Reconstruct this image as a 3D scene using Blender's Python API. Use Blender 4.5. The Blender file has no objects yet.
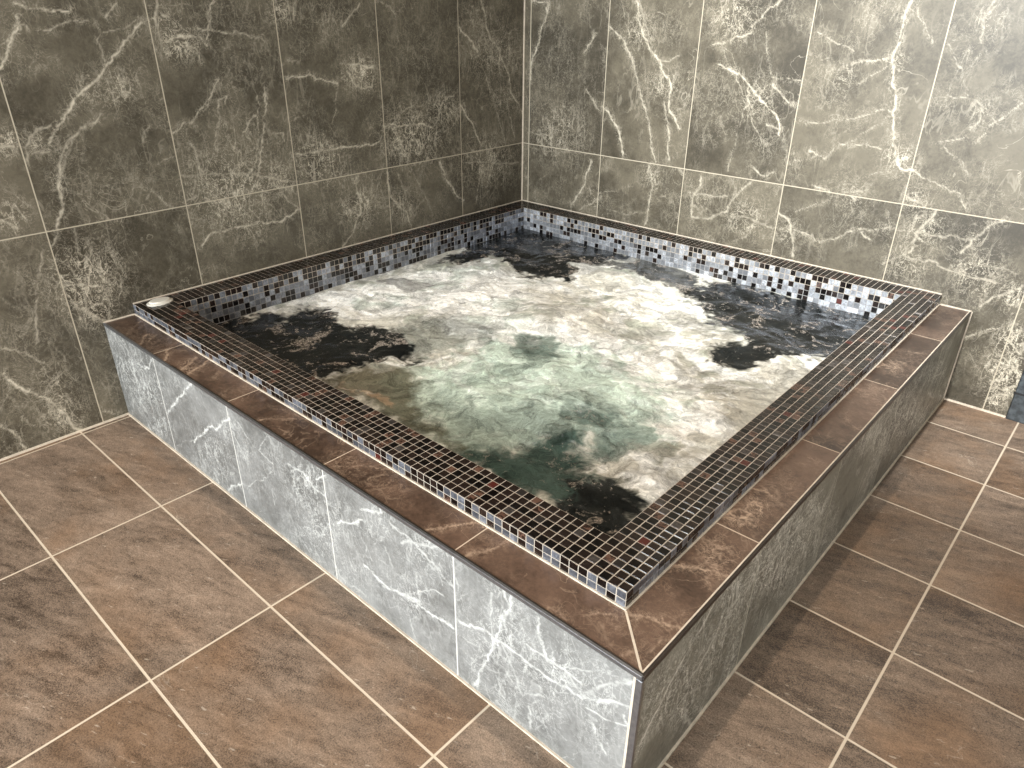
import bpy, math
import numpy as np
from mathutils import Matrix, Vector
scene = bpy.context.scene
C = scene.collection

# ------------------------------------------------------------------ camera
CAM = (2.5522, -2.9202, 1.3394); YAW, PITCH, ROLL, FPX = 41.8215, -27.9707, 0.4662, 720.54
_y, _t, _r = [math.radians(a) for a in (YAW, PITCH, ROLL)]
F = Vector((-math.sin(_y)*math.cos(_t), math.cos(_y)*math.cos(_t), math.sin(_t)))
R = Vector((math.cos(_y), math.sin(_y), 0)); U = R.cross(F)
R2 = R*math.cos(_r) + U*math.sin(_r); U2 = -R*math.sin(_r) + U*math.cos(_r)
cd = bpy.data.cameras.new('camera'); cam = bpy.data.objects.new('camera', cd); C.objects.link(cam)
cd.sensor_width = 36; cd.lens = FPX/1024*36; cd.clip_start = 0.02
cam.matrix_world = Matrix(((R2.x, U2.x, -F.x, CAM[0]), (R2.y, U2.y, -F.y, CAM[1]), (R2.z, U2.z, -F.z, CAM[2]), (0, 0, 0, 1)))
scene.camera = cam

# ------------------------------------------------------------------ world, lights, exposure
w = bpy.data.worlds.new('world'); scene.world = w; w.use_nodes = True
w.node_tree.nodes['Background'].inputs[0].default_value = (0.62, 0.80, 1.0, 1)
w.node_tree.nodes['Background'].inputs[1].default_value = 1.0
vs = scene.view_settings
vs.view_transform = 'Standard'; vs.look = 'None'; vs.gamma = 1; vs.use_curve_mapping = False
vs.exposure = 0.0
ROOM_X, ROOM_Y, ROOM_Z = 4.3, -6.0, 2.6
WIN = (0.35, 3.35, 0.55, 2.40)          # the window in the wall behind the viewer: x0, x1, z0, z1

def area(name, loc, size, size_y, power, color, direction):
    l = bpy.data.lights.new(name, 'AREA'); l.shape = 'RECTANGLE'; l.size = size; l.size_y = size_y
    l.energy = power; l.color = color
    o = bpy.data.objects.new(name, l); C.objects.link(o); o.location = loc
    o.rotation_euler = Vector(direction).to_track_quat('-Z', 'Y').to_euler()
    return o
area('daylight', ((WIN[0]+WIN[1])/2, ROOM_Y-0.02, (WIN[2]+WIN[3])/2), WIN[1]-WIN[0], WIN[3]-WIN[2], 400, (0.92, 0.97, 1.0), (0, 1, -0.06))
# x, y, watts, beam in degrees, colour, point aimed at
SPOTS = [(1.85, -1.85, 105, 92, (1.0, .84, .68), (1.85, -1.85, 0)), (0.95, -0.95, 62, 50, (1.0, .96, .90), (0.95, -0.95, 0)),  # second lamp is added, to brighten the water
         (2.08, -2.15, 700, 84, (.95, .98, 1.0), (2.12, 0, 1.62)), (0.85, -3.3, 26, 88, (1.0, .66, .40), (0.85, -3.3, 0))]  # wall washer and warm floor lamp, both added for brightness
for sx, sy, e, beam, lc, aim in SPOTS:
    l = bpy.data.lights.new('spot_lamp', 'SPOT'); l.energy = e; l.color = lc
    l.spot_size = math.radians(beam); l.spot_blend = 0.6; l.shadow_soft_size = 0.035
    o = bpy.data.objects.new('spot_lamp', l); C.objects.link(o); o.location = (sx, sy, ROOM_Z-0.04)
    o.rotation_euler = (Vector(aim)-Vector(o.location)).to_track_quat('-Z', 'Y').to_euler()

VEINS = {
'LEFT': ([
  ([(-2.246,1.154),(-2.201,1.225),(-2.159,1.271),(-2.160,1.296)],4,0.9),
  ([(-2.159,1.271),(-2.124,1.257),(-2.081,1.257),(-2.025,1.282),(-1.983,1.281)],2.5,0.5),
  ([(-2.157,1.323),(-2.099,1.318),(-2.076,1.308),(-2.023,1.304)],3,0.8),
  ([(-1.817,1.270),(-1.883,1.216),(-1.956,1.162)],4,0.8),
  ([(-1.956,1.162),(-1.996,1.117),(-2.067,1.066),(-2.110,1.027)],8,0.9),
  ([(-2.110,1.027),(-2.142,0.992),(-2.176,0.952)],5,0.8),
  ([(-2.006,1.017),(-2.079,0.980),(-2.122,0.946),(-2.153,0.901)],5,0.6),
  ([(-2.122,0.946),(-2.153,0.901),(-2.178,0.824),(-2.189,0.764),(-2.216,0.696)],7,0.75),
  ([(-1.924,1.290),(-1.908,1.316),(-1.884,1.334)],4,0.6),
  ([(-1.956,1.162),(-1.961,1.218),(-1.945,1.245),(-1.967,1.272)],2.5,0.5),
  ([(-2.242,0.893),(-2.238,0.941),(-2.195,0.997),(-2.158,1.003)],5,0.5),
  ([(-2.224,0.925),(-2.178,0.928)],4,0.5),
  ([(-1.935,1.245),(-1.874,1.253),(-1.817,1.280)],2,0.4),
  ([(-2.178,0.824),(-2.149,0.880),(-2.098,0.963),(-2.012,1.013)],3,0.4),
  ([(-1.762,1.335),(-1.775,1.279),(-1.775,1.232),(-1.754,1.202)],6,0.6),
  ([(-1.756,1.222),(-1.698,1.235),(-1.642,1.229),(-1.622,1.203)],7,0.9),
  ([(-1.692,1.210),(-1.656,1.189),(-1.652,1.153)],5,0.7),
  ([(-1.750,1.293),(-1.730,1.288)],4,0.8),
  ([(-1.573,1.336),(-1.595,1.277),(-1.621,1.218)],3,0.7),
  ([(-1.648,1.253),(-1.569,1.239),(-1.521,1.236),(-1.423,1.218)],3,0.6),
  ([(-1.797,1.321),(-1.506,1.315)],1.5,0.3),
  ([(-1.604,1.094),(-1.646,1.033),(-1.704,0.984),(-1.735,0.960)],3,0.7),
  ([(-1.795,0.942),(-1.749,0.967)],5,0.8),
  ([(-1.422,1.054),(-1.454,0.926),(-1.503,0.764)],3,0.75),
  ([(-1.463,1.029),(-1.482,0.905),(-1.516,0.766)],2.5,0.6),
  ([(-1.537,0.911),(-1.509,0.954),(-1.480,0.969)],3,0.7),
  ([(-1.655,0.868),(-1.633,0.944),(-1.610,1.030),(-1.578,1.038),(-1.588,1.017)],3,0.6),
  ([(-1.537,0.911),(-1.545,0.831),(-1.607,0.780)],2,0.4),
  ([(-1.791,0.796),(-1.671,0.784),(-1.504,0.755),(-1.354,0.704)],3,0.6),
  ([(-1.900,0.920),(-1.893,0.950),(-1.865,0.978)],3,0.5),
  ([(-2.004,0.709),(-1.963,0.789),(-1.925,0.859),(-1.871,0.852),(-1.811,0.866)],2,0.4),
  ([(-1.930,0.740),(-1.908,0.764),(-1.848,0.697)],3,0.5),
  ([(-1.745,0.901),(-1.729,0.866),(-1.726,0.820),(-1.719,0.796)],3,0.5),
  ([(-1.424,0.899),(-1.381,0.900),(-1.374,0.857)],3,0.5),
  ([(-1.782,0.545),(-1.724,0.582),(-1.618,0.579),(-1.507,0.576),(-1.435,0.568),(-1.355,0.600)],3.5,0.85),
  ([(-1.763,0.699),(-1.627,0.675),(-1.459,0.689)],2.5,0.5),
  ([(-1.780,0.618),(-1.634,0.639),(-1.492,0.663)],1.5,0.4),
  ([(-1.797,0.711),(-1.745,0.725)],3,0.6),
  ([(-1.438,0.686),(-1.380,0.631),(-1.347,0.598)],2,0.5),
  ([(-1.339,1.077),(-1.252,1.084),(-1.105,1.051)],3,0.8),
  ([(-1.259,1.338),(-1.277,1.274)],3,0.6),
  ([(-1.320,1.149),(-1.272,1.142)],3,0.5),
  ([(-1.102,1.045),(-1.156,0.895)],2.5,0.5),
  ([(-1.337,0.815),(-1.248,0.802),(-1.129,0.808)],4,0.8),
  ([(-1.328,0.777),(-1.262,0.703)],2,0.5),
  ([(-1.334,0.925),(-1.279,0.950)],2,0.4),
  ([(-2.244,0.648),(-2.217,0.675)],3,0.5),
  ([(-2.165,0.686),(-2.177,0.602)],3,0.4),
  ([(-2.142,0.637),(-2.150,0.596)],3,0.5),
  ([(-1.996,0.651),(-2.050,0.605)],2,0.4),
  ([(-2.302,0.958),(-2.270,0.950)],6,0.6),
  ([(-2.360,0.756),(-2.326,0.719)],6,0.6),
  ([(-1.073,1.249),(-1.030,1.283),(-0.970,1.328)],3,0.7),
  ([(-1.058,1.120),(-0.994,1.111),(-0.929,1.102),(-0.917,1.087)],6,0.9),
  ([(-1.061,1.091),(-1.033,1.059),(-1.004,1.026),(-0.945,1.026),(-0.932,1.065)],4,0.8),
  ([(-1.129,0.805),(-1.030,0.800),(-0.969,0.798),(-0.924,0.810)],3.5,0.8),
  ([(-0.891,0.867),(-0.846,0.869),(-0.696,0.854),(-0.618,0.832)],4,0.9),
  ([(-0.618,0.832),(-0.574,0.892),(-0.550,0.946),(-0.477,0.962)],3,0.6),
  ([(-0.862,0.885),(-0.729,0.933)],3,0.5),
  ([(-0.892,0.947),(-0.814,0.804),(-0.798,0.775)],2,0.4),
  ([(-0.889,0.702),(-0.909,0.774)],2,0.4),
  ([(-0.441,1.239),(-0.354,1.170),(-0.322,1.128)],5,0.85),
  ([(-0.354,1.170),(-0.269,1.026),(-0.201,0.873),(-0.128,0.709)],2.5,0.6),
  ([(-0.296,1.344),(-0.266,1.237),(-0.233,1.181)],6,0.8),
  ([(-0.266,1.237),(-0.177,1.123),(-0.106,1.017),(-0.093,0.941)],5,0.8),
  ([(-0.093,0.941),(-0.004,0.840)],5,0.8),
  ([(-0.129,0.913),(-0.079,0.783),(-0.066,0.734)],3,0.6),
  ([(-0.411,1.330),(-0.351,1.265),(-0.267,1.126)],2.5,0.4),
  ([(-0.200,1.080),(-0.245,1.139),(-0.309,1.264)],3,0.5),
  ([(-0.443,0.916),(-0.405,0.876),(-0.363,0.820),(-0.308,0.715)],4.5,0.9),
  ([(-0.415,0.921),(-0.395,0.861)],3,0.5),
  ([(-0.887,1.340),(-0.823,1.311),(-0.800,1.281)],3.5,0.6),
  ([(-0.010,1.131),(-0.177,1.108)],2,0.4),
  ([(-0.767,0.685),(-0.714,0.588),(-0.678,0.521),(-0.640,0.452)],2,0.5),
  ([(-0.585,0.674),(-0.547,0.592),(-0.496,0.521),(-0.441,0.472)],5,0.9),
  ([(-0.298,0.618),(-0.323,0.541),(-0.349,0.447)],3,0.6),
  ([(-0.279,0.616),(-0.312,0.523)],2,0.5),
  ([(-0.413,0.650),(-0.250,0.628),(-0.025,0.597)],3,0.5),
  ([(-0.203,0.506),(-0.252,0.447)],2,0.4),
  ([(-1.068,0.687),(-1.057,0.587),(-1.060,0.531),(-1.105,0.453),(-1.163,0.407)],4,0.7),
  ([(-0.917,0.692),(-0.961,0.614),(-1.025,0.524)],2.5,0.5),
  ([(-0.891,0.674),(-0.883,0.557),(-0.802,0.482),(-0.778,0.416)],4,0.7),
  ([(-0.836,0.666),(-0.798,0.542),(-0.774,0.461)],3,0.5),
  ([(-1.054,0.587),(-0.995,0.633),(-0.972,0.686)],2,0.4),
  ([(-0.941,0.639),(-0.920,0.563),(-0.918,0.489)],2,0.4),
  ([(-2.278,0.626),(-2.299,0.566),(-2.331,0.519)],4,0.5),
  ([(-2.331,0.519),(-2.351,0.423),(-2.377,0.350)],4,0.5),
  ([(-2.245,0.513),(-2.192,0.502),(-2.135,0.481),(-2.117,0.442)],3,0.8),
  ([(-2.211,0.428),(-2.171,0.379),(-2.144,0.353)],3,0.7),
  ([(-2.131,0.452),(-2.145,0.359)],3.5,0.7),
  ([(-2.239,0.459),(-2.206,0.408),(-2.155,0.356)],4,0.6),
  ([(-2.173,0.579),(-2.135,0.524),(-2.118,0.484)],3,0.5),
  ([(-2.220,0.590),(-2.199,0.517),(-2.199,0.436)],3,0.4),
  ([(-2.148,0.596),(-2.211,0.509)],2,0.4),
  ([(-2.495,0.286),(-2.456,0.223),(-2.411,0.174),(-2.377,0.131)],6,0.9),
  ([(-2.377,0.131),(-2.354,0.080),(-2.343,0.022),(-2.328,-0.006)],8,0.7),
  ([(-2.541,0.123),(-2.510,0.065),(-2.492,0.004)],4,0.7),
  ([(-2.471,0.371),(-2.423,0.340),(-2.373,0.277)],3,0.6),
  ([(-2.241,0.052),(-2.193,0.013)],3,0.6),
  ([(-2.400,0.176),(-2.370,0.214),(-2.328,0.236)],4,0.5),
  ([(-2.391,0.135),(-2.370,0.060),(-2.330,0.029)],5,0.5),
  ([(-2.496,0.215),(-2.529,0.167)],3,0.5),
  ([(-2.484,0.123),(-2.455,0.085)],3,0.5),
  ([(-2.143,0.127),(-2.214,0.206)],2,0.3),
  ([(-2.387,0.468),(-2.427,0.524)],2,0.3),
  ([(-2.305,0.265),(-2.334,0.348)],2,0.3),
],[
  (-1.933,1.089,0.00539,0.00075,0.00459,0.7),
  (-2.332,0.760,0.00288,0.00044,0.00341,0.8),
  (-2.283,0.965,0.00155,0.00030,0.00167,0.8),
  (-2.168,0.843,0.00187,0.00024,0.00198,0.6),
  (-2.022,1.091,0.00356,0.00057,0.00319,0.6),
  (-2.207,0.956,0.00211,0.00036,0.00219,0.6),
  (-1.712,1.220,0.00475,0.00062,0.00348,1),
  (-1.580,1.060,0.00582,0.00040,0.00418,0.35),
  (-1.560,0.891,0.01805,0.00040,0.01337,0.4),
  (-1.617,0.728,0.03126,-0.00040,0.02491,0.9),
  (-1.424,0.728,0.00767,-0.00026,0.00570,0.8),
  (-1.900,1.308,0.00163,0.00031,0.00129,0.4),
  (-1.754,1.279,0.00306,0.00047,0.00226,0.7),
  (-1.316,1.306,0.00693,0.00064,0.00406,0.7),
  (-1.236,0.777,0.01630,-0.00070,0.01078,0.9),
  (-1.137,1.273,0.01924,0.00121,0.01031,0.4),
  (-2.106,0.640,0.00898,0.00051,0.00970,0.35),
  (-1.564,0.575,0.00705,-0.00038,0.00594,0.6),
  (-1.608,0.634,0.00906,-0.00031,0.00761,0.5),
  (-0.998,1.081,0.00852,0.00005,0.00460,1),
  (-0.738,0.810,0.03611,-0.00269,0.01863,0.9),
  (-0.553,0.904,0.01589,-0.00102,0.00745,0.8),
  (-0.695,1.129,0.07658,-0.00065,0.03414,0.25),
  (-0.200,1.123,0.04602,-0.00167,0.01708,0.7),
  (-0.129,0.913,0.01532,-0.00124,0.00605,0.6),
  (-0.250,0.636,0.03965,-0.00523,0.01781,0.8),
  (-1.057,0.559,0.01140,-0.00124,0.00757,0.9),
  (-0.819,0.516,0.01422,-0.00190,0.00861,0.6),
  (-1.095,0.677,0.01062,-0.00083,0.00687,0.4),
  (-0.330,1.264,0.01717,-0.00003,0.00655,0.5),
  (-2.179,0.512,0.01318,0.00049,0.01543,1),
  (-2.175,0.405,0.00398,0.00005,0.00493,0.9),
  (-2.361,0.211,0.00632,0.00004,0.00925,0.5),
  (-2.356,0.448,0.00321,0.00023,0.00430,0.3),
  (-2.363,0.084,0.00504,-0.00013,0.00778,0.7),
  (-2.462,0.201,0.00566,0.00020,0.00880,0.3),
  (-2.376,0.154,0.00353,-0.00001,0.00536,0.6),
  (-2.425,0.401,0.00302,0.00025,0.00429,0.3),
]),
'BACK': ([
  ([(0.050,1.343),(0.101,1.335),(0.151,1.335),(0.137,1.277),(0.105,1.207)],3.5,0.9),
  ([(0.105,1.207),(0.086,1.156),(0.056,1.089),(0.044,0.998)],4,0.9),
  ([(0.425,1.219),(0.384,1.147),(0.372,1.132)],3,0.7),
  ([(0.054,0.749),(0.132,0.741),(0.198,0.701)],3,0.5),
  ([(0.386,0.977),(0.428,0.937),(0.478,0.898)],3,0.6),
  ([(0.109,0.771),(0.157,0.647)],3,0.5),
  ([(0.045,0.682),(0.156,0.671),(0.485,0.697)],2,0.3),
  ([(0.213,1.068),(0.223,0.860),(0.196,0.764)],2,0.3),
  ([(0.102,0.987),(0.127,0.867)],2,0.3),
  ([(0.322,0.731),(0.396,0.831),(0.384,0.875)],2,0.4),
  ([(0.364,0.721),(0.318,0.808)],2,0.4),
  ([(0.378,1.105),(0.383,0.889)],1.5,0.3),
  ([(0.499,1.244),(0.561,1.200),(0.611,1.143),(0.642,1.091)],5,0.85),
  ([(0.611,1.143),(0.676,1.012),(0.732,0.893),(0.798,0.700)],3,0.65),
  ([(0.632,1.348),(0.648,1.273),(0.680,1.210),(0.727,1.161),(0.774,1.111),(0.834,1.023)],6,0.9),
  ([(0.834,1.023),(0.838,0.930),(0.902,0.861)],6,0.8),
  ([(0.495,0.921),(0.536,0.881),(0.568,0.834),(0.601,0.779),(0.626,0.707)],4.5,0.9),
  ([(0.640,1.348),(0.694,1.236),(0.726,1.174)],3,0.5),
  ([(0.556,1.348),(0.581,1.272),(0.645,1.144)],2.5,0.4),
  ([(0.766,1.111),(0.865,1.141)],3,0.5),
  ([(0.810,0.955),(0.850,0.835),(0.864,0.724)],3.5,0.7),
  ([(0.744,1.300),(0.847,1.277)],2,0.4),
  ([(0.438,0.668),(0.423,0.587),(0.388,0.500),(0.330,0.424)],6,0.75),
  ([(0.384,0.408),(0.423,0.440),(0.519,0.506)],3,0.5),
  ([(0.765,0.681),(0.780,0.624),(0.796,0.596),(0.781,0.533),(0.777,0.407)],4.5,0.7),
  ([(0.499,0.518),(0.631,0.555),(0.685,0.579)],2,0.4),
  ([(0.544,0.445),(0.661,0.442),(0.770,0.469)],2,0.4),
  ([(0.117,0.517),(0.203,0.588)],2,0.3),
  ([(1.014,1.191),(1.056,1.201),(1.109,1.226),(1.168,1.243)],4,0.8),
  ([(1.165,1.260),(1.216,1.312),(1.261,1.351)],4,0.7),
  ([(1.046,1.123),(1.115,1.104),(1.162,1.077),(1.203,1.043),(1.261,0.992),(1.309,0.953),(1.336,0.919),(1.344,0.876)],5,0.85),
  ([(1.053,1.174),(1.135,1.069),(1.212,0.951),(1.278,0.837)],2,0.55),
  ([(1.223,1.239),(1.273,1.090),(1.308,0.959),(1.362,0.890),(1.399,0.768)],2,0.5),
  ([(1.273,1.092),(1.325,1.084),(1.390,1.083)],2.5,0.75),
  ([(1.281,1.067),(1.337,1.023),(1.381,0.996)],5,0.7),
  ([(1.247,0.747),(1.288,0.720),(1.318,0.715),(1.350,0.735)],4,0.7),
  ([(1.150,0.707),(1.162,0.816),(1.182,0.961),(1.201,1.012)],2,0.4),
  ([(1.190,1.036),(1.206,0.988),(1.182,0.961)],5,0.7),
  ([(1.290,0.908),(1.333,0.900)],5,0.6),
  ([(1.420,1.247),(1.473,1.224),(1.510,1.215),(1.563,1.190)],2.5,0.6),
  ([(1.570,1.158),(1.593,1.159),(1.637,1.167),(1.691,1.171)],3,0.8),
  ([(1.722,1.353),(1.708,1.323),(1.712,1.243)],5,0.8),
  ([(1.712,1.222),(1.700,1.180),(1.718,1.107)],5,0.7),
  ([(1.718,1.107),(1.744,1.044),(1.752,0.978),(1.765,0.911)],6,0.8),
  ([(1.765,0.911),(1.784,0.856),(1.815,0.825),(1.858,0.808)],8,0.8),
  ([(1.737,1.333),(1.788,1.255),(1.816,1.226)],1.5,0.5),
  ([(1.412,0.939),(1.484,0.937),(1.600,0.969),(1.710,1.002),(1.744,0.999)],2,0.55),
  ([(1.422,0.791),(1.485,0.805),(1.533,0.824),(1.585,0.873),(1.666,0.888),(1.753,0.870)],2.5,0.6),
  ([(1.415,0.821),(1.448,0.724)],2,0.4),
  ([(1.472,0.835),(1.514,0.821)],4,0.7),
  ([(1.739,1.043),(1.623,0.977)],1,0.3),
  ([(1.747,0.989),(1.659,0.923),(1.545,0.825)],1.2,0.35),
  ([(1.716,0.776),(1.812,0.813)],1.5,0.4),
  ([(1.605,1.083),(1.686,1.148)],2,0.5),
  ([(1.858,0.808),(1.918,0.788),(1.964,0.777),(2.020,0.763),(2.057,0.706)],2.5,0.65),
  ([(1.865,1.228),(1.913,1.160),(1.962,1.072)],2,0.4),
  ([(1.864,1.059),(1.959,1.066),(2.014,1.045),(2.075,0.999)],2,0.4),
  ([(2.125,1.064),(2.094,1.032),(2.072,1.009),(2.048,0.975),(2.029,0.936)],2.5,0.55),
  ([(1.906,0.917),(1.937,0.920),(1.992,0.943)],2,0.5),
  ([(1.931,0.903),(1.994,0.861),(2.034,0.828)],1.5,0.4),
  ([(2.016,1.035),(2.020,1.004),(2.002,0.981)],4,0.5),
  ([(1.948,1.298),(1.955,1.354)],6,0.4),
  ([(1.943,1.298),(1.957,1.231)],4,0.35),
  ([(1.524,0.709),(1.571,0.704),(1.585,0.700)],4,0.7),
  ([(1.635,0.701),(1.705,0.719)],3,0.5),
  ([(1.662,0.693),(1.685,0.674)],4,0.7),
  ([(1.856,0.725),(1.893,0.713),(1.916,0.711)],4,0.6),
  ([(1.037,0.676),(1.029,0.618),(1.003,0.570),(1.005,0.497)],6,0.65),
  ([(0.993,0.583),(1.072,0.603),(1.165,0.609)],4,0.6),
  ([(1.257,0.688),(1.195,0.616),(1.168,0.541)],4,0.65),
  ([(1.006,0.489),(1.087,0.500),(1.175,0.549)],6,0.5),
  ([(1.193,0.531),(1.254,0.535),(1.383,0.517)],5,0.45),
  ([(1.406,0.583),(1.445,0.563),(1.469,0.513),(1.494,0.423)],7,0.7),
  ([(1.473,0.527),(1.530,0.518),(1.574,0.500),(1.636,0.519),(1.691,0.563),(1.737,0.579),(1.818,0.595)],3,0.65),
  ([(1.460,0.593),(1.580,0.660),(1.612,0.691)],1.5,0.5),
  ([(1.734,0.565),(1.769,0.547)],3,0.7),
  ([(1.804,0.655),(1.824,0.596)],2,0.4),
  ([(1.969,0.696),(1.957,0.658),(1.921,0.603),(1.917,0.526)],7,0.6),
  ([(1.921,0.603),(2.008,0.608),(2.112,0.617),(2.144,0.629)],4,0.5),
  ([(2.176,0.693),(2.135,0.663),(2.102,0.615),(2.076,0.555)],6,0.6),
  ([(1.830,0.597),(1.899,0.598)],2,0.4),
  ([(1.831,0.464),(1.877,0.501),(1.944,0.509),(2.013,0.506)],4,0.5),
  ([(2.015,0.500),(2.095,0.487),(2.170,0.481),(2.222,0.481)],4,0.5),
  ([(2.188,0.381),(2.217,0.425),(2.258,0.460),(2.292,0.493)],5,0.75),
  ([(2.160,0.246),(2.203,0.286),(2.257,0.321),(2.304,0.354)],2.5,0.7),
  ([(2.156,0.533),(2.217,0.535),(2.261,0.521)],4,0.5),
  ([(2.202,0.212),(2.236,0.169)],2,0.4),
  ([(2.257,0.051),(2.280,0.087),(2.308,0.104)],1.5,0.5),
  ([(1.890,0.445),(1.969,0.412)],1.5,0.3),
  ([(2.300,0.053),(2.326,0.077),(2.358,0.095)],4,0.9),
  ([(2.300,0.095),(2.340,0.103),(2.373,0.135)],3,0.8),
  ([(2.302,0.123),(2.337,0.149),(2.361,0.211)],4,0.8),
  ([(2.298,0.176),(2.352,0.208)],3,0.8),
  ([(2.294,0.228),(2.334,0.215),(2.371,0.175)],3,0.8),
  ([(2.298,0.359),(2.309,0.285),(2.350,0.247)],4,0.8),
  ([(2.320,0.315),(2.332,0.344)],4,0.8),
],[
  (0.238,0.769,0.03299,0.00259,0.02069,0.6),
  (0.652,1.235,0.00981,-0.00038,0.00598,0.6),
  (0.792,1.034,0.00939,-0.00014,0.00638,0.6),
  (0.204,1.038,0.03857,0.00128,0.02224,0.3),
  (0.778,0.639,0.00368,0.00023,0.00274,0.8),
  (0.461,0.480,0.00625,0.00073,0.00440,0.5),
  (0.797,1.251,0.00875,-0.00049,0.00559,0.3),
  (1.084,1.293,0.01215,-0.00123,0.00868,0.7),
  (1.231,1.002,0.00914,-0.00059,0.00746,0.6),
  (1.546,1.107,0.00286,-0.00038,0.00250,0.5),
  (1.798,0.846,0.00311,-0.00040,0.00327,0.9),
  (1.714,1.170,0.00108,-0.00019,0.00098,0.7),
  (1.674,0.695,0.00522,-0.00040,0.00551,0.5),
  (1.892,0.719,0.00301,-0.00037,0.00341,0.6),
  (2.019,1.025,0.00240,-0.00052,0.00261,0.4),
  (1.962,1.298,0.00325,-0.00084,0.00321,0.4),
  (1.254,0.535,0.01038,0.00024,0.00990,0.6),
  (1.027,0.574,0.00630,0.00030,0.00534,0.5),
  (1.446,0.522,0.00463,0.00000,0.00469,0.5),
  (1.939,0.619,0.00581,-0.00069,0.00704,0.6),
  (1.287,0.844,0.00475,-0.00018,0.00408,0.4),
  (1.807,0.593,0.00217,-0.00017,0.00246,0.4),
  (2.105,0.604,0.00261,-0.00040,0.00334,0.5),
  (1.915,0.490,0.00620,-0.00054,0.00776,0.6),
  (2.146,0.494,0.00662,-0.00099,0.00913,0.7),
  (2.274,0.440,0.00239,-0.00040,0.00346,0.8),
  (2.229,0.194,0.00175,-0.00018,0.00267,0.3),
  (2.313,0.287,0.00244,-0.00036,0.00378,1.2),
  (2.334,0.162,0.00488,-0.00066,0.00803,1.3),
  (2.330,0.064,0.00168,-0.00018,0.00279,1.1),
]),
'FRONT': ([
  ([(0.620,0.348),(0.551,0.297),(0.473,0.233),(0.377,0.155)],4,0.95),
  ([(0.360,0.340),(0.322,0.300),(0.272,0.274),(0.226,0.277)],3,0.9),
  ([(0.824,0.310),(0.770,0.276),(0.695,0.230),(0.610,0.170),(0.540,0.117)],4,0.95),
  ([(0.381,0.028),(0.478,0.090),(0.605,0.159)],1.5,0.4),
  ([(0.719,0.013),(0.765,0.052),(0.820,0.089)],3.5,0.9),
  ([(0.954,0.259),(1.027,0.338),(1.041,0.367)],2,0.5),
  ([(0.868,0.320),(0.930,0.265),(1.030,0.261)],2.5,0.6),
  ([(0.824,0.269),(0.862,0.218)],3,0.6),
  ([(1.111,0.298),(1.179,0.299),(1.218,0.280),(1.269,0.267)],5,0.7),
  ([(1.115,0.269),(1.158,0.304)],3,0.7),
  ([(1.235,0.307),(1.279,0.343)],3.5,0.8),
  ([(1.264,0.295),(1.276,0.249)],3,0.6),
  ([(0.815,0.072),(0.888,0.126),(1.020,0.223)],2,0.5),
  ([(0.972,0.234),(1.004,0.166),(1.000,0.106)],2,0.5),
  ([(1.115,0.221),(1.114,0.164)],2,0.5),
  ([(0.090,0.350),(0.160,0.297),(0.144,0.215)],1.8,0.6),
  ([(0.101,0.309),(0.166,0.248),(0.155,0.171)],1.8,0.6),
  ([(0.111,0.268),(0.172,0.198),(0.192,0.174)],1.8,0.6),
  ([(0.181,0.330),(0.235,0.255),(0.204,0.130)],1.8,0.6),
  ([(0.191,0.290),(0.242,0.206),(0.241,0.134)],1.8,0.6),
  ([(0.202,0.250),(0.248,0.156),(0.252,0.089)],1.8,0.6),
  ([(0.268,0.312),(0.309,0.214),(0.289,0.094)],1.8,0.6),
  ([(0.278,0.272),(0.316,0.165),(0.301,0.049)],1.8,0.6),
  ([(0.289,0.233),(0.324,0.116),(0.336,0.054)],1.8,0.6),
  ([(0.075,0.111),(0.104,0.050)],2,0.6),
  ([(0.094,0.100),(0.130,0.046)],2,0.6),
  ([(0.112,0.088),(0.156,0.042)],2,0.6),
  ([(0.130,0.077),(0.182,0.038)],2,0.6),
  ([(0.148,0.066),(0.208,0.034)],2,0.6),
  ([(0.167,0.055),(0.233,0.031)],2,0.6),
  ([(0.185,0.043),(0.258,0.027)],2,0.6),
  ([(0.203,0.032),(0.283,0.023)],2,0.6),
  ([(1.300,0.200),(1.374,0.246),(1.416,0.273)],4,0.9),
  ([(1.414,0.306),(1.452,0.319),(1.490,0.337),(1.492,0.356)],5,0.9),
  ([(1.474,0.252),(1.505,0.299),(1.492,0.306)],2,0.5),
  ([(1.517,0.324),(1.583,0.315),(1.655,0.293),(1.719,0.265)],3,0.6),
  ([(1.408,0.133),(1.481,0.116),(1.578,0.139),(1.634,0.136),(1.714,0.142)],5,0.95),
  ([(1.468,0.108),(1.567,0.141),(1.602,0.149)],5,0.8),
  ([(1.593,0.178),(1.650,0.215),(1.681,0.217)],2,0.6),
  ([(1.633,0.280),(1.675,0.278),(1.683,0.246)],2,0.5),
  ([(1.548,0.295),(1.637,0.328),(1.718,0.358)],4,0.5),
  ([(1.262,0.066),(1.283,0.023),(1.393,0.027)],3,0.6),
  ([(1.490,0.243),(1.515,0.198)],3,0.4),
  ([(1.561,0.075),(1.578,0.002)],2,0.4),
  ([(1.384,0.232),(1.418,0.201),(1.397,0.148)],2,0.4),
  ([(1.726,0.182),(1.751,0.183),(1.809,0.206),(1.846,0.205),(1.882,0.208),(1.934,0.202),(1.984,0.197),(2.053,0.218),(2.116,0.254),(2.162,0.277)],6,0.9),
  ([(1.874,0.344),(1.855,0.262),(1.827,0.191),(1.813,0.147),(1.798,0.096),(1.776,0.016)],3.5,0.95),
  ([(1.846,0.377),(1.865,0.313),(1.868,0.253)],4,0.7),
  ([(1.942,0.340),(1.946,0.300),(1.961,0.247)],5,0.95),
  ([(1.828,0.323),(1.819,0.254),(1.837,0.212)],2.5,0.6),
  ([(1.880,0.340),(1.923,0.310)],2,0.4),
  ([(1.726,0.301),(1.743,0.249),(1.728,0.238)],2.5,0.6),
  ([(1.738,0.250),(1.773,0.296)],2,0.5),
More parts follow.
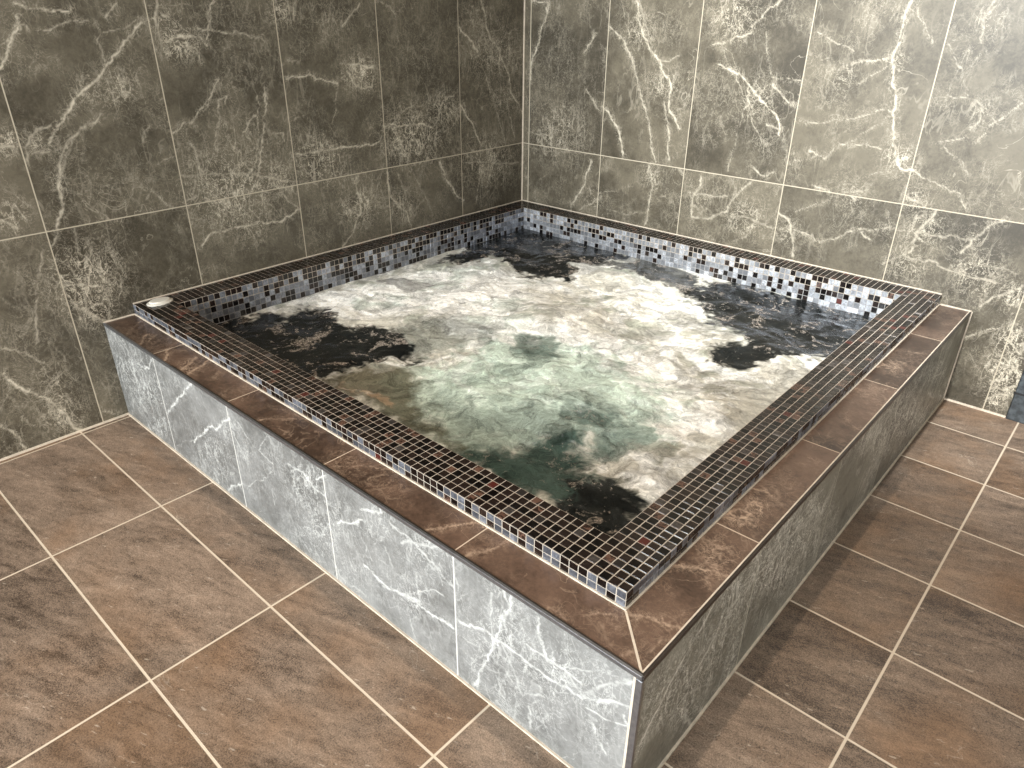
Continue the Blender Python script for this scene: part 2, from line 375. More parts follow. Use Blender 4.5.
  ([(1.916,0.252),(1.997,0.252),(2.051,0.252)],4,0.8),
  ([(1.957,0.248),(2.013,0.256),(2.053,0.227)],3,0.6),
  ([(2.008,0.337),(2.021,0.305)],2,0.5),
  ([(2.053,0.218),(2.106,0.288),(2.159,0.340)],5,0.5),
  ([(2.062,0.199),(2.107,0.202),(2.155,0.218)],2.5,0.9),
  ([(2.149,0.240),(2.156,0.216)],4,0.9),
  ([(1.855,0.207),(1.882,0.152),(1.910,0.097)],4,0.5),
  ([(1.882,0.218),(1.869,0.142),(1.846,0.043)],3,0.4),
  ([(1.928,0.083),(1.939,0.021)],3,0.6),
  ([(1.919,0.105),(1.970,0.138)],3,0.6),
  ([(1.995,0.131),(1.948,0.019)],2,0.4),
  ([(2.079,0.168),(2.098,0.129),(2.118,0.110)],3,0.7),
  ([(1.727,0.092),(1.846,0.104)],1.2,0.5),
  ([(1.726,0.071),(1.817,0.070)],1.2,0.4),
  ([(1.977,0.356),(2.045,0.348),(2.121,0.357)],2,0.4),
  ([(1.729,0.133),(1.827,0.148),(1.883,0.114)],1.5,0.5),
  ([(2.012,0.264),(2.084,0.304),(2.156,0.337)],2,0.5),
],[
  (0.113,0.214,0.04898,0.02274,0.01811,1.2),
  (0.225,0.167,0.03514,0.01727,0.01443,1.2),
  (0.263,0.053,0.01424,0.00753,0.00644,1.2),
  (0.088,0.311,0.02243,0.00948,0.00709,1),
  (0.507,0.307,0.01368,0.00647,0.00575,0.5),
  (0.655,0.125,0.02649,0.01515,0.01552,0.9),
  (0.811,0.272,0.00422,0.00222,0.00227,1),
  (0.678,0.062,0.01216,0.00722,0.00743,0.9),
  (0.862,0.218,0.00886,0.00497,0.00537,0.6),
  (1.057,0.273,0.01414,0.00813,0.00991,0.5),
  (1.171,0.264,0.01192,0.00713,0.00934,0.9),
  (1.218,0.139,0.02380,0.01608,0.02314,0.9),
  (1.456,0.300,0.00968,0.00610,0.00982,0.6),
  (1.636,0.318,0.01050,0.00681,0.01304,0.7),
  (1.579,0.149,0.00653,0.00479,0.00871,0.8),
  (1.330,0.052,0.01364,0.01007,0.01562,0.6),
  (1.846,0.219,0.00734,0.00537,0.01299,1),
  (1.846,0.351,0.00254,0.00164,0.00372,0.6),
  (1.998,0.227,0.00431,0.00315,0.00911,1),
  (2.088,0.256,0.00346,0.00243,0.00800,0.8),
  (1.865,0.059,0.00778,0.00651,0.01652,0.7),
  (1.971,0.091,0.00399,0.00329,0.00922,0.6),
  (2.096,0.147,0.00292,0.00228,0.00756,0.5),
  (1.788,0.098,0.00235,0.00189,0.00412,0.7),
  (1.917,0.207,0.00240,0.00179,0.00448,0.8),
]),
'RIGHT': ([
  ([(-1.923,0.340),(-1.996,0.287),(-2.087,0.228),(-2.149,0.145)],3,0.9),
  ([(-1.729,0.327),(-1.756,0.255),(-1.855,0.245),(-1.934,0.190),(-1.987,0.171)],2.5,0.6),
  ([(-1.728,0.343),(-1.712,0.261),(-1.876,0.271)],2,0.5),
  ([(-1.432,0.265),(-1.564,0.267),(-1.591,0.207)],3,0.5),
  ([(-1.297,0.207),(-1.486,0.258),(-1.686,0.316)],3,0.5),
  ([(-1.800,0.295),(-1.733,0.275),(-1.595,0.258)],3,0.5),
  ([(-1.923,0.340),(-1.905,0.370),(-1.822,0.363)],2,0.4),
  ([(-1.973,0.140),(-1.978,0.105),(-1.919,-0.003)],3,0.5),
  ([(-2.020,0.127),(-1.973,0.140),(-1.844,0.062)],2,0.4),
  ([(-2.169,0.502),(-2.085,0.430),(-1.982,0.376)],2,0.3),
  ([(-2.159,0.391),(-2.122,0.406)],3,0.4),
  ([(-1.718,0.398),(-1.591,0.207)],2,0.5),
  ([(-1.598,0.344),(-1.311,0.151)],4,0.4),
  ([(-0.319,0.277),(-0.256,0.240),(-0.225,0.197),(-0.343,0.219)],4,0.7),
  ([(-0.745,0.360),(-0.795,0.289),(-0.756,0.218)],3,0.6),
  ([(-0.452,0.261),(-0.549,0.228),(-0.686,0.200),(-0.898,0.242)],3,0.6),
  ([(-0.424,0.162),(-0.491,0.115),(-0.460,0.055)],2,0.5),
  ([(-0.854,0.339),(-0.870,0.295),(-1.043,0.309)],4,0.5),
  ([(-0.360,0.166),(-0.217,0.092)],4,0.6),
  ([(-0.329,0.229),(-0.411,0.171)],2,0.4),
  ([(-0.609,0.293),(-0.745,0.294),(-0.987,0.339)],3,0.5),
  ([(-1.004,0.340),(-1.119,0.331)],4,0.5),
  ([(-0.283,0.323),(-0.238,0.210)],2,0.3),
  ([(-1.366,0.311),(-1.460,0.312),(-1.567,0.308),(-1.685,0.306)],3,0.6),
  ([(-1.440,0.363),(-1.540,0.341),(-1.636,0.329)],4,0.5),
  ([(-1.739,0.352),(-1.733,0.311)],3,0.7),
  ([(-1.281,0.296),(-1.297,0.232),(-1.477,0.253)],3,0.5),
  ([(-1.393,0.179),(-1.427,0.151),(-1.461,0.123)],2,0.4),
  ([(-1.390,0.267),(-1.406,0.156)],2,0.4),
],[
  (-1.666,0.267,0.04159,-0.03109,0.02918,0.8),
  (-1.844,0.343,0.02587,-0.02018,0.02070,0.7),
  (-1.532,0.276,0.05537,-0.03801,0.03232,0.9),
  (-1.961,0.090,0.01229,-0.01288,0.01717,0.5),
  (-2.120,0.342,0.00655,-0.00624,0.00837,0.3),
  (-1.922,0.244,0.02284,-0.02051,0.02392,0.3),
  (-0.612,0.182,0.21533,-0.10508,0.05914,0.9),
  (-0.329,0.229,0.06592,-0.02830,0.01411,0.7),
  (-0.949,0.265,0.08169,-0.04281,0.02672,0.8),
  (-1.493,0.240,0.06569,-0.04546,0.03850,0.8),
  (-1.390,0.267,0.02303,-0.01487,0.01181,0.9),
  (-1.639,0.287,0.01370,-0.00996,0.00918,0.6),
]),
'LEDGE': ([
  ([(0.363,-2.103),(0.410,-2.136),(0.438,-2.158)],5,0.9),
  ([(0.206,-2.102),(0.247,-2.132),(0.270,-2.159)],5,0.7),
  ([(0.070,-2.067),(0.132,-2.128),(0.172,-2.161)],2,0.6),
  ([(0.486,-2.077),(0.520,-2.118),(0.544,-2.154)],7,0.7),
  ([(0.532,-2.060),(0.559,-2.106),(0.584,-2.150)],4,0.8),
  ([(0.353,-2.151),(0.360,-2.106),(0.425,-2.071)],1.5,0.5),
  ([(0.627,-2.077),(0.672,-2.113)],3,0.5),
  ([(0.974,-2.157),(0.991,-2.123),(1.031,-2.086),(1.075,-2.046)],3,0.5),
  ([(0.932,-2.086),(0.986,-2.073),(1.081,-2.058)],2,0.4),
  ([(0.220,-2.074),(0.275,-2.133)],3,0.5),
  ([(1.291,-2.146),(1.335,-2.105),(1.373,-2.076),(1.420,-2.049)],2.5,0.6),
  ([(1.390,-2.135),(1.394,-2.105),(1.409,-2.076)],2.5,0.4),
  ([(1.627,-2.152),(1.649,-2.125),(1.667,-2.094),(1.695,-2.057)],3,0.8),
  ([(1.748,-2.159),(1.761,-2.120),(1.778,-2.070)],3,0.6),
  ([(1.955,-2.156),(1.968,-2.133),(1.997,-2.150)],2.5,0.4),
  ([(2.023,-2.115),(2.038,-2.096),(2.063,-2.084)],2.5,0.6),
  ([(2.048,-2.114),(2.072,-2.133),(2.093,-2.148)],4,0.35),
  ([(2.122,-2.155),(2.125,-2.139),(2.135,-2.134)],4,0.6),
  ([(2.070,-2.061),(2.095,-2.050),(2.121,-2.036),(2.164,-2.023)],3.5,0.9),
  ([(2.095,-2.050),(2.129,-2.016),(2.151,-1.988)],1.5,0.5),
  ([(2.079,-1.888),(2.120,-1.863),(2.162,-1.837)],3,0.85),
  ([(2.086,-1.829),(2.122,-1.842),(2.152,-1.865)],2,0.6),
  ([(2.129,-1.880),(2.155,-1.904)],2,0.5),
  ([(2.150,-2.120),(2.150,-2.082),(2.161,-2.057)],2,0.5),
  ([(2.116,-1.802),(2.144,-1.815)],2,0.5),
  ([(2.075,-1.681),(2.112,-1.677),(2.107,-1.636),(2.078,-1.639),(2.070,-1.670)],5,0.8),
  ([(2.107,-1.667),(2.138,-1.669)],3,0.7),
  ([(2.050,-1.764),(2.086,-1.802)],2,0.5),
  ([(2.065,-1.620),(2.058,-1.578),(2.071,-1.546),(2.096,-1.538),(2.120,-1.551)],5,0.7),
  ([(2.091,-1.635),(2.084,-1.612),(2.094,-1.584),(2.113,-1.586)],5,0.8),
  ([(2.062,-1.661),(2.091,-1.671),(2.103,-1.660),(2.131,-1.652)],6,0.8),
  ([(2.056,-1.685),(2.087,-1.692)],4,0.6),
  ([(2.111,-1.519),(2.145,-1.566)],3,0.4),
  ([(2.054,-1.766),(2.078,-1.786),(2.089,-1.781)],4,0.6),
  ([(2.067,-1.813),(2.096,-1.834)],2,0.5),
  ([(2.096,-1.786),(2.122,-1.786),(2.138,-1.788)],4,0.7),
  ([(2.062,-1.896),(2.086,-1.878),(2.111,-1.870)],3,0.7),
  ([(2.099,-1.816),(2.130,-1.834)],2,0.4),
  ([(2.060,-1.394),(2.073,-1.334)],2,0.3),
  ([(2.116,-1.342),(2.140,-1.343)],2,0.4),
  ([(2.064,-1.521),(2.101,-1.539)],2,0.5),
  ([(2.068,-0.707),(2.084,-0.666),(2.104,-0.675)],3,0.6),
  ([(2.102,-0.514),(2.120,-0.517),(2.146,-0.503)],3,0.5),
  ([(2.119,-0.614),(2.131,-0.613)],3,0.6),
  ([(2.096,-1.060),(2.119,-1.095),(2.156,-1.115)],2.5,0.5),
  ([(2.093,-0.639),(2.119,-0.651)],3,0.4),
  ([(2.133,-0.875),(2.165,-0.908)],2,0.3),
],[
  (0.536,-2.127,0.00349,-0.00119,0.00109,0.8),
  (0.242,-2.109,0.00506,-0.00165,0.00131,0.5),
  (2.100,-1.607,0.00124,-0.00064,0.00316,0.7),
  (2.091,-1.671,0.00092,-0.00045,0.00218,0.7),
  (2.096,-1.770,0.00109,-0.00047,0.00235,0.4),
  (2.097,-1.661,0.00135,-0.00066,0.00323,0.6),
  (2.111,-1.806,0.00165,-0.00064,0.00347,0.5),
  (1.978,-2.146,0.00071,-0.00020,0.00087,0.3),
  (2.106,-0.663,0.00093,-0.00100,0.00523,0.5),
]),
}
WATER = [
  ('dark',[(-0.099,-1.782),(0.078,-1.762),(0.209,-1.663),(0.277,-1.646),(0.251,-1.553),(0.299,-1.499),(0.405,-1.527),(0.529,-1.585),(0.545,-1.528),(0.599,-1.491),(0.688,-1.499),(0.786,-1.526),(0.834,-1.574),(0.781,-1.649),(0.776,-1.716),(0.797,-1.813),(0.604,-1.841),(0.320,-1.842),(0.034,-1.850)],0.05,1.0),
  ('dark',[(0.148,-0.742),(0.119,-0.446),(0.060,-0.238),(0.020,-0.012),(0.331,-0.080),(0.599,-0.105),(0.765,-0.160),(0.758,-0.325),(0.668,-0.371),(0.717,-0.548),(0.597,-0.589),(0.430,-0.556),(0.265,-0.528),(0.274,-0.703)],0.04,1.0),
  ('dark',[(0.762,-0.175),(0.869,-0.094),(1.075,-0.180),(1.182,-0.199),(1.139,-0.256),(1.039,-0.283),(0.893,-0.243)],0.03,0.55),
  ('dark',[(1.226,-0.293),(1.249,-0.154),(1.357,-0.112),(1.519,-0.129),(1.718,-0.126),(1.887,-0.114),(1.906,-0.359),(1.884,-0.499),(1.834,-0.526),(1.795,-0.582),(1.753,-0.602),(1.736,-0.675),(1.713,-0.788),(1.669,-0.775),(1.626,-0.661),(1.516,-0.551),(1.412,-0.462),(1.325,-0.443)],0.05,1.0),
  ('teal',[(1.427,-1.806),(1.456,-1.757),(1.486,-1.706),(1.478,-1.654),(1.529,-1.595),(1.568,-1.535),(1.631,-1.573),(1.694,-1.658),(1.730,-1.646),(1.786,-1.636),(1.855,-1.670),(1.879,-1.772),(1.870,-1.830),(1.796,-1.823),(1.653,-1.817),(1.541,-1.821)],0.04,1.0),
  ('dark',[(1.714,-1.742),(1.756,-1.683),(1.794,-1.648),(1.851,-1.673),(1.879,-1.772),(1.870,-1.830),(1.806,-1.822),(1.732,-1.820)],0.04,1.0),
  ('teal',[(1.487,-1.480),(1.513,-1.429),(1.566,-1.434),(1.587,-1.480),(1.546,-1.523)],0.03,0.7),
  ('teal',[(1.609,-1.510),(1.669,-1.429),(1.714,-1.461),(1.711,-1.556),(1.660,-1.580)],0.05,0.4),
  ('milk',[(0.966,-1.692),(0.950,-1.487),(0.942,-1.290),(1.053,-1.152),(1.282,-1.106),(1.530,-1.124),(1.683,-1.200),(1.719,-1.395),(1.623,-1.566),(1.564,-1.621),(1.442,-1.726),(1.336,-1.810),(1.225,-1.800),(1.085,-1.753)],0.08,0.95),
  ('teal',[(0.672,-1.447),(0.676,-1.283),(0.757,-1.154),(0.903,-1.172),(0.936,-1.284),(0.882,-1.424),(0.819,-1.504)],0.05,0.55),
  ('teal',[(1.138,-1.192),(1.104,-1.262),(1.157,-1.322),(1.182,-1.263)],0.03,0.5),
  ('teal',[(1.116,-0.924),(1.230,-0.818),(1.397,-0.749),(1.374,-0.854),(1.220,-0.914)],0.03,0.3),
  ('teal',[(0.925,-0.917),(0.953,-0.866),(1.039,-0.951),(1.021,-1.012)],0.03,0.4),
  ('teal',[(0.986,-1.151),(1.092,-1.111),(1.187,-1.225),(1.104,-1.266)],0.02,0.7),
  ('dark',[(0.181,-1.105),(0.235,-0.994),(0.345,-1.011),(0.308,-1.134)],0.02,0.5),
  ('teal',[(1.083,-1.672),(1.226,-1.581),(1.440,-1.466),(1.659,-1.378),(1.736,-1.448),(1.657,-1.568),(1.511,-1.722),(1.404,-1.801),(1.302,-1.815)],0.08,0.5),
  ('teal',[(1.301,-0.393),(1.444,-0.333),(1.611,-0.512),(1.637,-0.722),(1.491,-0.625)],0.04,0.5),
  ('dark',[(0.725,-0.279),(0.926,-0.089),(1.157,-0.134),(1.213,-0.319),(0.936,-0.270)],0.03,0.8),
  ('olive',[(0.819,-1.829),(0.816,-1.692),(0.949,-1.616),(1.117,-1.683),(1.244,-1.761),(1.397,-1.794),(1.244,-1.798),(1.076,-1.802),(0.916,-1.826)],0.04,0.85),
  ('orange',[(0.825,-1.777),(0.947,-1.755),(1.038,-1.713),(1.065,-1.756),(1.006,-1.802),(0.901,-1.815)],0.02,0.8),
  ('beige',[(1.354,-0.702),(1.478,-0.587),(1.652,-0.715),(1.730,-0.718),(1.839,-0.541),(1.873,-0.657),(1.877,-1.037),(1.854,-1.296),(1.870,-1.544),(1.740,-1.664),(1.745,-1.372),(1.739,-1.164),(1.578,-0.966)],0.08,0.9),
  ('cream',[(0.728,-0.774),(0.644,-0.471),(0.792,-0.215),(1.183,-0.266),(1.325,-0.515),(1.290,-0.812),(1.076,-1.011),(0.903,-0.978)],0.05,0.8),
  ('foam',[(0.105,-1.512),(0.156,-1.309),(0.228,-0.936),(0.324,-0.656),(0.617,-0.712),(0.996,-1.085),(0.953,-1.302),(0.653,-1.211),(0.487,-1.366),(0.308,-1.466)],0.04,0.9),
  ('foam',[(0.928,-1.325),(1.023,-1.061),(1.209,-0.948),(1.526,-0.932),(1.712,-1.133),(1.655,-1.266),(1.414,-1.232),(1.132,-1.191)],0.05,0.9),
  ('beige',[(0.775,-1.680),(0.844,-1.481),(0.953,-1.302),(1.043,-1.296),(1.006,-1.495),(0.952,-1.660),(0.860,-1.726)],0.03,0.8),
  ('beige',[(1.684,-1.656),(1.743,-1.508),(1.803,-1.352),(1.876,-1.479),(1.878,-1.604),(1.840,-1.656),(1.745,-1.647)],0.03,0.8),
]
# ------------------------------------------------------------------ numpy noise
rng = np.random.default_rng(7)
_lat = rng.random((256, 256))
def vnoise(x, y):
    xi = np.floor(x).astype(int); yi = np.floor(y).astype(int); fx = x-xi; fy = y-yi
    fx = fx*fx*(3-2*fx); fy = fy*fy*(3-2*fy)
    a = _lat[xi & 255, yi & 255]; b = _lat[(xi+1) & 255, yi & 255]; c = _lat[xi & 255, (yi+1) & 255]; d = _lat[(xi+1) & 255, (yi+1) & 255]
    return (a*(1-fx)+b*fx)*(1-fy) + (c*(1-fx)+d*fx)*fy
def fbm(x, y, o=4):
    s = 0; amp = 0.5; n = 0
    for k in range(o):
        s = s + amp*vnoise(x*2**k+17.3*k, y*2**k+5.1*k); n += amp; amp *= 0.55
    return s/n
def sstep(a, b, x):
    t = np.clip((x-a)/(b-a), 0, 1); return t*t*(3-2*t)

# ------------------------------------------------------------------ object helpers
def tag(o, label=None, cat=None, group=None, kind=None):
    if label: o['label'] = label
    if cat: o['category'] = cat
    if group: o['group'] = group
    if kind: o['kind'] = kind
    return o
def empty(name, loc):
    o = bpy.data.objects.new(name, None); C.objects.link(o); o.location = loc; o.empty_display_size = 0.1
    return o
def link(name, me, parent=None):
    o = bpy.data.objects.new(name, me); C.objects.link(o)
    if parent is not None:
        o.parent = parent; o.matrix_parent_inverse = Matrix.Translation(-Vector(parent.location))
    return o
class MB:
    """collects faces of one mesh"""
    def __init__(s): s.v = []; s.f = []; s.m = []; s.c = []
    def quad(s, pts, mi=0, col=(0, 0, 0, 1)):
        n = len(s.v); s.v += [tuple(p) for p in pts]; s.f.append(tuple(range(n, n+len(pts)))); s.m.append(mi); s.c.append(col)
    def box(s, a, b, mi=0):
        n = len(s.v)
        for z in (a[2], b[2]):
            for y in (a[1], b[1]):
                for x in (a[0], b[0]): s.v.append((x, y, z))
        for f in ((0, 2, 3, 1), (4, 5, 7, 6), (0, 1, 5, 4), (2, 6, 7, 3), (0, 4, 6, 2), (1, 3, 7, 5)):
            s.f.append(tuple(n+i for i in f)); s.m.append(mi); s.c.append((0, 0, 0, 1))
    def prism(s, poly, z0, z1, mi=0):
        n = len(s.v); k = len(poly)
        s.v += [(x, y, z0) for x, y in poly] + [(x, y, z1) for x, y in poly]
        s.f.append(tuple(n+i for i in reversed(range(k)))); s.f.append(tuple(n+k+i for i in range(k)))
        for i in range(k): s.f.append((n+i, n+(i+1) % k, n+k+(i+1) % k, n+k+i))
        for _ in range(k+2): s.m.append(mi); s.c.append((0, 0, 0, 1))
    def build(s, name, mats, parent=None, bevel=0, smooth=False):
        me = bpy.data.meshes.new(name); me.from_pydata(s.v, [], s.f); me.update()
        for m in mats: me.materials.append(m)
        me.polygons.foreach_set('material_index', s.m)
        at = me.attributes.new('tilernd', 'FLOAT_COLOR', 'FACE'); at.data.foreach_set('color', np.array(s.c, dtype=np.float32).ravel())
        o = link(name, me, parent)
        if bevel:
            b = o.modifiers.new('bevel', 'BEVEL'); b.width = bevel; b.segments = 2; b.limit_method = 'ANGLE'
        if smooth: me.polygons.foreach_set('use_smooth', [True]*len(me.polygons))
        return o

def grid_mesh(name, us, vs_, place, attrs, mats, extra=None, smooth=False, flip=False, height=None):
    """a dense surface: place(u, v) -> (x, y, z) arrays; extra = list of boxes closing the slab behind"""
    Ug, Vg = np.meshgrid(us, vs_, indexing='ij'); nu, nv = Ug.shape
    X, Y, Z = place(Ug, Vg)
    co = np.stack([np.broadcast_to(X, Ug.shape), np.broadcast_to(Y, Ug.shape), np.broadcast_to(Z, Ug.shape)], -1).reshape(-1, 3)
    idx = np.arange(nu*nv).reshape(nu, nv)
    q = np.stack([idx[:-1, :-1], idx[1:, :-1], idx[1:, 1:], idx[:-1, 1:]], -1).reshape(-1, 4)
    if flip: q = q[:, ::-1]
    mb = extra
    nx = 0
    if mb is not None:
        ev = np.array(mb.v, dtype=np.float64); ef = np.array(mb.f) + len(co)
        nx = len(ev); co = np.concatenate([co, ev]); q = np.concatenate([q, ef])
    me = bpy.data.meshes.new(name)
    me.vertices.add(len(co)); me.vertices.foreach_set('co', co.astype(np.float32).ravel())
    me.loops.add(q.size); me.loops.foreach_set('vertex_index', q.astype(np.int32).ravel())
    me.polygons.add(len(q)); me.polygons.foreach_set('loop_start', np.arange(0, q.size, 4, dtype=np.int32))
    me.update(calc_edges=True); me.validate()
    for k, a in attrs.items():
        if a.ndim == 3:
            at = me.attributes.new(k, 'FLOAT_COLOR', 'POINT')
            a4 = np.concatenate([a.reshape(-1, 3), np.ones((nu*nv, 1))], 1)
            at.data.foreach_set('color', np.concatenate([a4, np.zeros((nx, 4))]).astype(np.float32).ravel())
        else:
            at = me.attributes.new(k, 'FLOAT', 'POINT')
            at.data.foreach_set('value', np.concatenate([a.ravel(), np.zeros(nx)]).astype(np.float32))
    for m in mats: me.materials.append(m)
    if smooth: me.polygons.foreach_set('use_smooth', [True]*len(me.polygons))
    return me

def vein_fields(key, us, vs_):
    lines, hazes = VEINS[key]
    Ug, Vg = np.meshgrid(us, vs_, indexing='ij')
    # ragged outline: small warp of the coordinates
    wu = Ug + (fbm(Ug*22+3, Vg*22, 3)-.5)*.022; wv = Vg + (fbm(Ug*22+50, Vg*22+9, 3)-.5)*.022
    wu2 = wu + (fbm(Ug*90+3, Vg*90, 2)-.5)*.008; wv2 = wv + (fbm(Ug*90+31, Vg*90+7, 2)-.5)*.008
    strands = [(wu2, wv2, 1.0)]
    for q_ in (1, 2):
        strands.append((wu2+(fbm(Ug*55+q_*31, Vg*55+q_*7, 3)-.5)*.020, wv2+(fbm(Ug*55+q_*77, Vg*55+q_*13, 3)-.5)*.020, .72))
    vein = np.zeros_like(Ug); haze = np.zeros_like(Ug)
    brk = sstep(.25, .6, fbm(Ug*40+11, Vg*40+4, 3))
    for pts, wmm, st in lines:
        wd = (.0006+wmm*.00037)*(1.7 if key == 'RIGHT' else 1)
        ln = 0
        for (x0, y0), (x1, y1) in zip(pts[:-1], pts[1:]):
            m = .04+wd*6
            i0, i1 = np.searchsorted(us, [min(x0, x1)-m, max(x0, x1)+m]); j0, j1 = np.searchsorted(vs_, [min(y0, y1)-m, max(y0, y1)+m])
            if i1 <= i0 or j1 <= j0: continue
            dx, dy = x1-x0, y1-y0; L = dx*dx+dy*dy+1e-12
            for su, sv, sk in strands[1:] if wmm >= 3 else []:
                a = su[i0:i1, j0:j1]-x0; b = sv[i0:i1, j0:j1]-y0
                t = np.clip((a*dx+b*dy)/L, 0, 1); d = np.hypot(a-t*dx, b-t*dy)
                vein[i0:i1, j0:j1] = np.maximum(vein[i0:i1, j0:j1], np.exp(-(d/.0014)**2)*st*sk)
            a = wu2[i0:i1, j0:j1]-x0; b = wv2[i0:i1, j0:j1]-y0
            t = np.clip((a*dx+b*dy)/L, 0, 1); d = np.hypot(a-t*dx, b-t*dy)
            g = np.exp(-(d/(wd*(.5+.8*brk[i0:i1, j0:j1])))**2)*st*(.5+.6*brk[i0:i1, j0:j1])
            vein[i0:i1, j0:j1] = np.maximum(vein[i0:i1, j0:j1], g)
            h = np.exp(-(d/(.009+wd*4.5))**2)*st*.55
            haze[i0:i1, j0:j1] = np.maximum(haze[i0:i1, j0:j1], h)
    for u, v, a, b, c, st in hazes:
        det = a*c-b*b
        du = wu-u; dv = wv-v
        q = (c*du*du-2*b*du*dv+a*dv*dv)/det
        haze = np.maximum(haze, np.exp(-q*.9)*st)
    return {'vein': vein, 'haze': np.clip(haze, 0, 1.2)}

# ------------------------------------------------------------------ node helpers
class NT:
    def __init__(s, name):
        s.mat = bpy.data.materials.new(name); s.mat.use_nodes = True; s.t = s.mat.node_tree
        s.bsdf = s.t.nodes['Principled BSDF']
    def _in(s, sock, v):
        if v is None: return
        if isinstance(v, bpy.types.NodeSocket): s.t.links.new(v, sock)
        else: sock.default_value = v
    def math(s, op, a, b=None, c=None, clamp=False):
        n = s.t.nodes.new('ShaderNodeMath'); n.operation = op; n.use_clamp = clamp
        for i, v in enumerate((a, b, c)): s._in(n.inputs[i], v)
        return n.outputs[0]
    def vmath(s, op, a, b=None):
        n = s.t.nodes.new('ShaderNodeVectorMath'); n.operation = op
        s._in(n.inputs[0], a); s._in(n.inputs[1], b)
        return n.outputs[0]
    def obj(s): return s.t.nodes.new('ShaderNodeTexCoord').outputs['Object']
    def sep(s, v):
        n = s.t.nodes.new('ShaderNodeSeparateXYZ'); s._in(n.inputs[0], v); return n.outputs
    def comb(s, x, y, z):
        n = s.t.nodes.new('ShaderNodeCombineXYZ')
        for i, v in enumerate((x, y, z)): s._in(n.inputs[i], v)
        return n.outputs[0]
    def noise(s, v, scale, detail=4, rough=.55, dist=0.0):
        n = s.t.nodes.new('ShaderNodeTexNoise'); s._in(n.inputs['Vector'], v)
        n.inputs['Scale'].default_value = scale; n.inputs['Detail'].default_value = detail
        n.inputs['Roughness'].default_value = rough; n.inputs['Distortion'].default_value = dist
        return n.outputs['Fac']
    def voro(s, v, scale, feature='F1'):
        n = s.t.nodes.new('ShaderNodeTexVoronoi'); s._in(n.inputs['Vector'], v); n.inputs['Scale'].default_value = scale
        n.feature = feature
        return n.outputs['Distance']
    def white(s, v):
        n = s.t.nodes.new('ShaderNodeTexWhiteNoise'); n.noise_dimensions = '3D'; s._in(n.inputs['Vector'], v)
        return n.outputs['Value'], n.outputs['Color']
    def mr(s, v, a, b, c=0.0, d=1.0, smooth=True):
        n = s.t.nodes.new('ShaderNodeMapRange'); n.interpolation_type = 'SMOOTHSTEP' if smooth else 'LINEAR'
        s._in(n.inputs[0], v)
        for i, x in enumerate((a, b, c, d)): s._in(n.inputs[i+1], x)
        return n.outputs[0]
    def mix(s, f, a, b, mode='MIX'):
        n = s.t.nodes.new('ShaderNodeMix'); n.data_type = 'RGBA'; n.blend_type = mode
        s._in(n.inputs[0], f)
        for i, v in ((6, a), (7, b)):
            s._in(n.inputs[i], (*v, 1) if isinstance(v, tuple) and len(v) == 3 else v)
        return n.outputs[2]
    def attr(s, name, out='Fac'):
        n = s.t.nodes.new('ShaderNodeAttribute'); n.attribute_name = name; return n.outputs[out]
    def bump(s, h, strength, dist=.002):
        n = s.t.nodes.new('ShaderNodeBump'); s._in(n.inputs['Height'], h); n.inputs['Strength'].default_value = strength; n.inputs['Distance'].default_value = dist
        s.t.links.new(n.outputs[0], s.bsdf.inputs['Normal'])
    def set(s, **k):
        for n, v in k.items():
            n = n.replace('_', ' ')
            s._in(s.bsdf.inputs[n], (*v, 1) if isinstance(v, tuple) and len(v) == 3 else v)
        return s.mat
def plain(name, col, rough=.5, metal=0.0, var=.12, scale=40, **k):
    n = NT(name); nz = n.noise(n.obj(), scale, 3)
    c = n.mix(n.mr(nz, .3, .7), tuple(x*(1-var) for x in col), tuple(x*(1+var) for x in col))
    return n.set(Base_Color=c, Roughness=rough, Metallic=metal, **k)

def grid_mask(n, coord, off, pitch, width):
    """(grout mask 0/1, cell index) for joints at off + k * pitch"""
    t = n.math('DIVIDE', n.math('SUBTRACT', coord, off), pitch)
    cell = n.math('FLOOR', t)
    d = n.math('MULTIPLY', n.math('SUBTRACT', .5, n.math('ABSOLUTE', n.math('SUBTRACT', n.math('FRACT', t), .5))), pitch)
    return n.mr(d, width*.35, width*.65, 1, 0), cell

def ridge(n, v, scale, width, detail=3, dist=0.8, rough=.5):
    f = n.noise(v, scale, detail, rough, dist)
    return n.mr(n.math('ABSOLUTE', n.math('SUBTRACT', f, .5)), 0.0, width, 1, 0)

